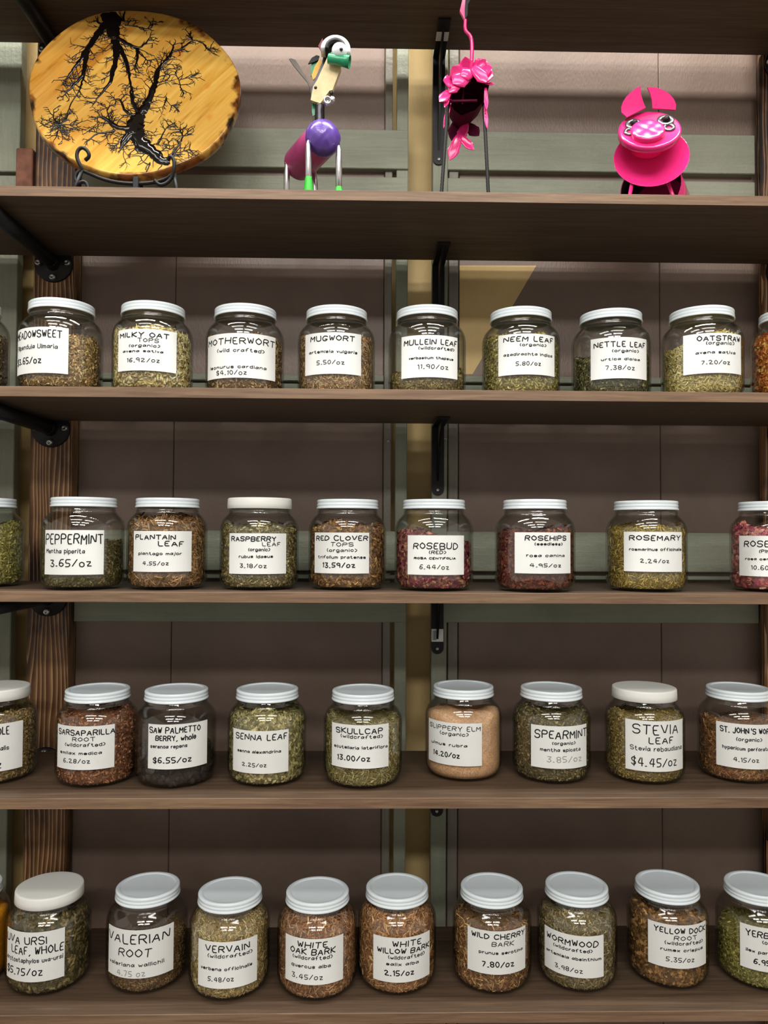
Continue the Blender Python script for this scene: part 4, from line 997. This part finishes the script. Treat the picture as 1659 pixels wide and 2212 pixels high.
for b, tp, w, cup in (((0.172, 0.058, 0.818), (0.1655, 0.040, 0.8480), 0.026, 0.003), ((0.160, 0.050, 0.812), (0.1420, 0.036, 0.8270), 0.026, 0.003), ((0.150, 0.048, 0.805), (0.1265, 0.034, 0.8010), 0.020, 0.003),
        ((0.140, 0.046, 0.790), (0.1195, 0.036, 0.7640), 0.015, 0.002), ((0.139, 0.050, 0.785), (0.1290, 0.04, 0.7560), 0.010, 0.002), ((0.172, 0.048, 0.822), (0.1440, 0.04, 0.7990), 0.028, -0.003), ((0.158, 0.046, 0.806), (0.1370, 0.042, 0.7840), 0.016, -0.002), ((0.180, 0.048, 0.826), (0.1580, 0.042, 0.8150), 0.022, -0.003),
        ((0.182, 0.056, 0.826), (0.2020, 0.040, 0.8440), 0.024, 0.003), ((0.186, 0.050, 0.826), (0.2130, 0.038, 0.8290), 0.026, 0.003), ((0.194, 0.048, 0.820), (0.2150, 0.038, 0.8130), 0.024, 0.003), ((0.180, 0.046, 0.834), (0.2080, 0.042, 0.8030), 0.022, -0.002),
        ((0.203, 0.050, 0.806), (0.2190, 0.046, 0.8040), 0.006, 0.001), ((0.204, 0.052, 0.800), (0.2050, 0.046, 0.7560), 0.010, 0.002), ((0.203, 0.054, 0.770), (0.2065, 0.05, 0.7240), 0.009, 0.002), ((0.150, 0.050, 0.812), (0.1310, 0.05, 0.8160), 0.006, 0.001),
        ((0.142, 0.056, 0.780), (0.1290, 0.056, 0.7270), 0.010, 0.002)):
    mesh('feather', *petal(b, tp, w * (1.45 if w > .013 else 1), cup * .7), M_pink, fl)
for b, tp, w, mm in (((0.164, 0.11, 0.775), (0.148, 0.10, 0.728), 0.026, M_pinkdark), ((0.176, 0.11, 0.765), (0.199, 0.10, 0.738), 0.024, M_pinkdark), ((0.176, 0.10, 0.762), (0.162, 0.098, 0.727), 0.020, M_pink),
        ((0.162, 0.095, 0.736), (0.1440, 0.09, 0.6860), 0.022, M_pink), ((0.162, 0.095, 0.734), (0.1885, 0.09, 0.7060), 0.017, M_pink)):
    mesh('tail_feather', *petal(b, tp, w * 1.2, 0.002), mm, fl)
for a, b in (((0.1372, 0.058, 0.776), (0.1235, 0.046, Z1)), ((0.2017, 0.058, 0.775), (0.2090, 0.046, Z1))):
    a = np.array(a); b = np.array(b); d = b - a; L = np.linalg.norm(d); k = 60
    V, F = lathe([(0, -.001)] + [(0.0030 + (0.0004 if i % 2 else 0), L * i / k) for i in range(k + 1)] + [(0, L)], 10, a, d)
    mesh('leg', V, F, M_black, fl)
mesh('neck', *tube([[0.1750, 0.060, 0.815], [0.1775, 0.050, 0.8350], [0.1785, 0.047, 0.8529], [0.1784, 0.045, 0.8780], [0.1755, 0.044, 0.8889], [0.1680, 0.043, 0.8947], [0.1653, 0.043, 0.9019], [0.1661, 0.043, 0.9170]], 0.0036, 12, 0.0030), M_pink, fl)
hd = [(0.1661, 0.914), (0.1622, 0.9223), (0.1563, 0.9335), (0.1585, 0.943), (0.1612, 0.9550), (0.1640, 0.9680), (0.1668, 0.9600), (0.1650, 0.935)]
mesh('head', *plate([(x, 0.043, z) for x, z in hd], 0.006, (0, 1, 0)), M_pink, fl, False)
bk = [(0.1655, 0.918), (0.1650, 0.935), (0.1662, 0.955), (0.1640, 0.9685), (0.1690, 0.972), (0.1735, 0.963), (0.1745, 0.952), (0.1705, 0.944), (0.1700, 0.925)]
mesh('beak', *plate([(x, 0.042, z) for x, z in bk], 0.007, (0, 1, 0)), M_black, fl, False)

# ------------------------------------------------------------------ pink metal pig
pg = thing('metal_pig', 'glossy hot pink metal pig with round bib, cropped ears and washer eyes', 'metal figurine', (0.54, 0.14, Z1))
B0 = np.array((0.527, 0.124, 0.656)); B1 = np.array((0.578, 0.206, 0.654)); bx = B1 - B0; bl = np.linalg.norm(bx)
V = []; F = []; nn_ = 40; u_ = np.array((bx[1], -bx[0], 0)) / np.linalg.norm(bx[:2])
for r in (0.0560, 0.0545):
    for k in (0, 1):
        for i in range(nn_ + 1):
            a = math.radians(-88 + 356 * i / nn_)
            V.append(B0 + bx * k + u_ * r * math.cos(a) + np.array((0, 0, 1)) * r * math.sin(a))
s = nn_ + 1
for i in range(nn_):
    F += [[i, i + 1, s + i + 1, s + i], [2 * s + i + 1, 2 * s + i, 3 * s + i, 3 * s + i + 1], [i + 1, i, 2 * s + i, 2 * s + i + 1], [s + i, s + i + 1, 3 * s + i + 1, 3 * s + i]]
F += [[0, s, 3 * s, 2 * s], [nn_, 2 * s + nn_, 3 * s + nn_, s + nn_]]
bo = mesh('body', V, F, M_pink, pg)
bo.data.materials.append(M_black)  # inner faces coloured black to stand in for shade inside the hollow body
for k_ in range(nn_):
    bo.data.polygons[4 * k_ + 1].material_index = 1
V, F = lathe([(0, 0), (0.0543, 0), (0.0543, 0.002), (0, 0.002)], 40, B1 - bx / bl * 0.004, bx)
mesh('rump', V, F, M_pink, pg, False)
cn = np.array((-0.225, -0.93, 0.29)); cn /= np.linalg.norm(cn)
CC_ = np.array((0.5150, 0.088, 0.6935))
V, F = lathe([(0, -0.014), (0.018, -0.0135), (0.036, -0.009), (0.052, -0.002), (0.0655, 0.004), (0.0665, 0.0045), (0.0660, 0.0028), (0.052, -0.004), (0.036, -0.011), (0, -0.016)], 56, CC_, cn)
mesh('bib', V, F, M_pink, pg)
fn = np.array((-0.15, -0.853, 0.5)); fn /= np.linalg.norm(fn)
FC = np.array((0.5025, 0.060, 0.7335))
V, F = lathe([(0, 0.0), (0.050, 0.0), (0.0525, 0.0005), (0.0545, -0.0015), (0.0550, -0.003), (0.0545, -0.012), (0.050, -0.015), (0.034, -0.020), (0.030, -0.038), (0, -0.040)], 56, FC, fn)
hd_ = mesh('head', V, F, M_pink, pg)
SN = FC + fn * 0.016 + np.array((-0.006, 0, -0.016))
V, F = lathe([(0, 0.001), (0.006, 0.0011), (0.012, 0.0012), (0.018, 0.0013), (0.023, 0.0013), (0.0268, 0.0011), (0.0288, 0.0004), (0.0298, -0.002), (0.0285, -0.008), (0.026, -0.022)], 40, SN, fn)
V = [np.array(v) + fn * 0.0004 * math.sin(v[0] * 260) * math.sin(v[2] * 300) for v in V]
mesh('snout', V, F, M_pink, pg)
fu = np.cross(fn, np.array((0, 0, 1.0))); fu /= np.linalg.norm(fu); fu = -fu if fu[0] < 0 else fu; fv = np.cross(fu, -fn); fv = fv if fv[2] > 0 else -fv
def on_face(a, b, h=0.0): return FC + fu * a + fv * b + fn * h
for k, (a, b) in enumerate(((-0.0270, 0.0150), (0.0290, 0.0195))):
    V, F = lathe([(0.0070, 0.0006), (0.0135, 0.0006), (0.0150, 0.0012), (0.0152, 0.0032), (0.0135, 0.0040), (0.0085, 0.0040), (0.0068, 0.0028)], 32, on_face(a, b), fn, True)
    e = mesh('eye', V, F, M_washer, pg)
    q = mesh('pupil', *sphere(on_face(a + 0.001, b - 0.001, 0.004), 0.0066, 18, 12), M_black, None)
    q.data.transform(Matrix.Translation(-Vector(pg.location))); q.parent = e
    V, F = lathe([(0.005, 0.0004), (0.0105, 0.0004), (0.0115, 0.001), (0.0112, 0.0026), (0.0075, 0.003), (0.005, 0.0022)], 26, on_face(a + (-0.008 if k == 0 else 0.004), b - 0.020), fn, True)
    q = mesh('lower_washer', V, F, M_washer, None)
    q.data.transform(Matrix.Translation(-Vector(pg.location))); q.parent = e
earL = [(0.4966, 0.8293), (0.4955, 0.8200), (0.4960, 0.8090), (0.4982, 0.7950), (0.5015, 0.7823), (0.4860, 0.7735), (0.4651, 0.7611), (0.456, 0.7713), (0.4565, 0.7830), (0.4607, 0.7943), (0.4680, 0.8060), (0.4778, 0.8164), (0.488, 0.8245)]
earR = [(0.5086, 0.8266), (0.5131, 0.8123), (0.5145, 0.7980), (0.514, 0.7813), (0.535, 0.7800), (0.5561, 0.7786), (0.5585, 0.7900), (0.5560, 0.8010), (0.5506, 0.8106), (0.5410, 0.8195), (0.5291, 0.8252), (0.5190, 0.8275)]
for e_ in (earL, earR):
    mesh('ear', *plate([(x, 0.074 + 0.25 * (z - 0.77) , z) for x, z in e_], 0.0022, (0.05, 1, -0.2)), M_pink, pg, False)
for a, b in (((0.4790, 0.085, 0.648), (0.4650, 0.075, Z1)), ((0.5400, 0.085, 0.660), (0.5640, 0.080, Z1)), ((0.550, 0.185, 0.62), (0.540, 0.19, Z1)), ((0.600, 0.165, 0.62), (0.608, 0.17, Z1))):
    mesh('leg', *tube([a, b], 0.0036, 10, None, 0), M_pink, pg)
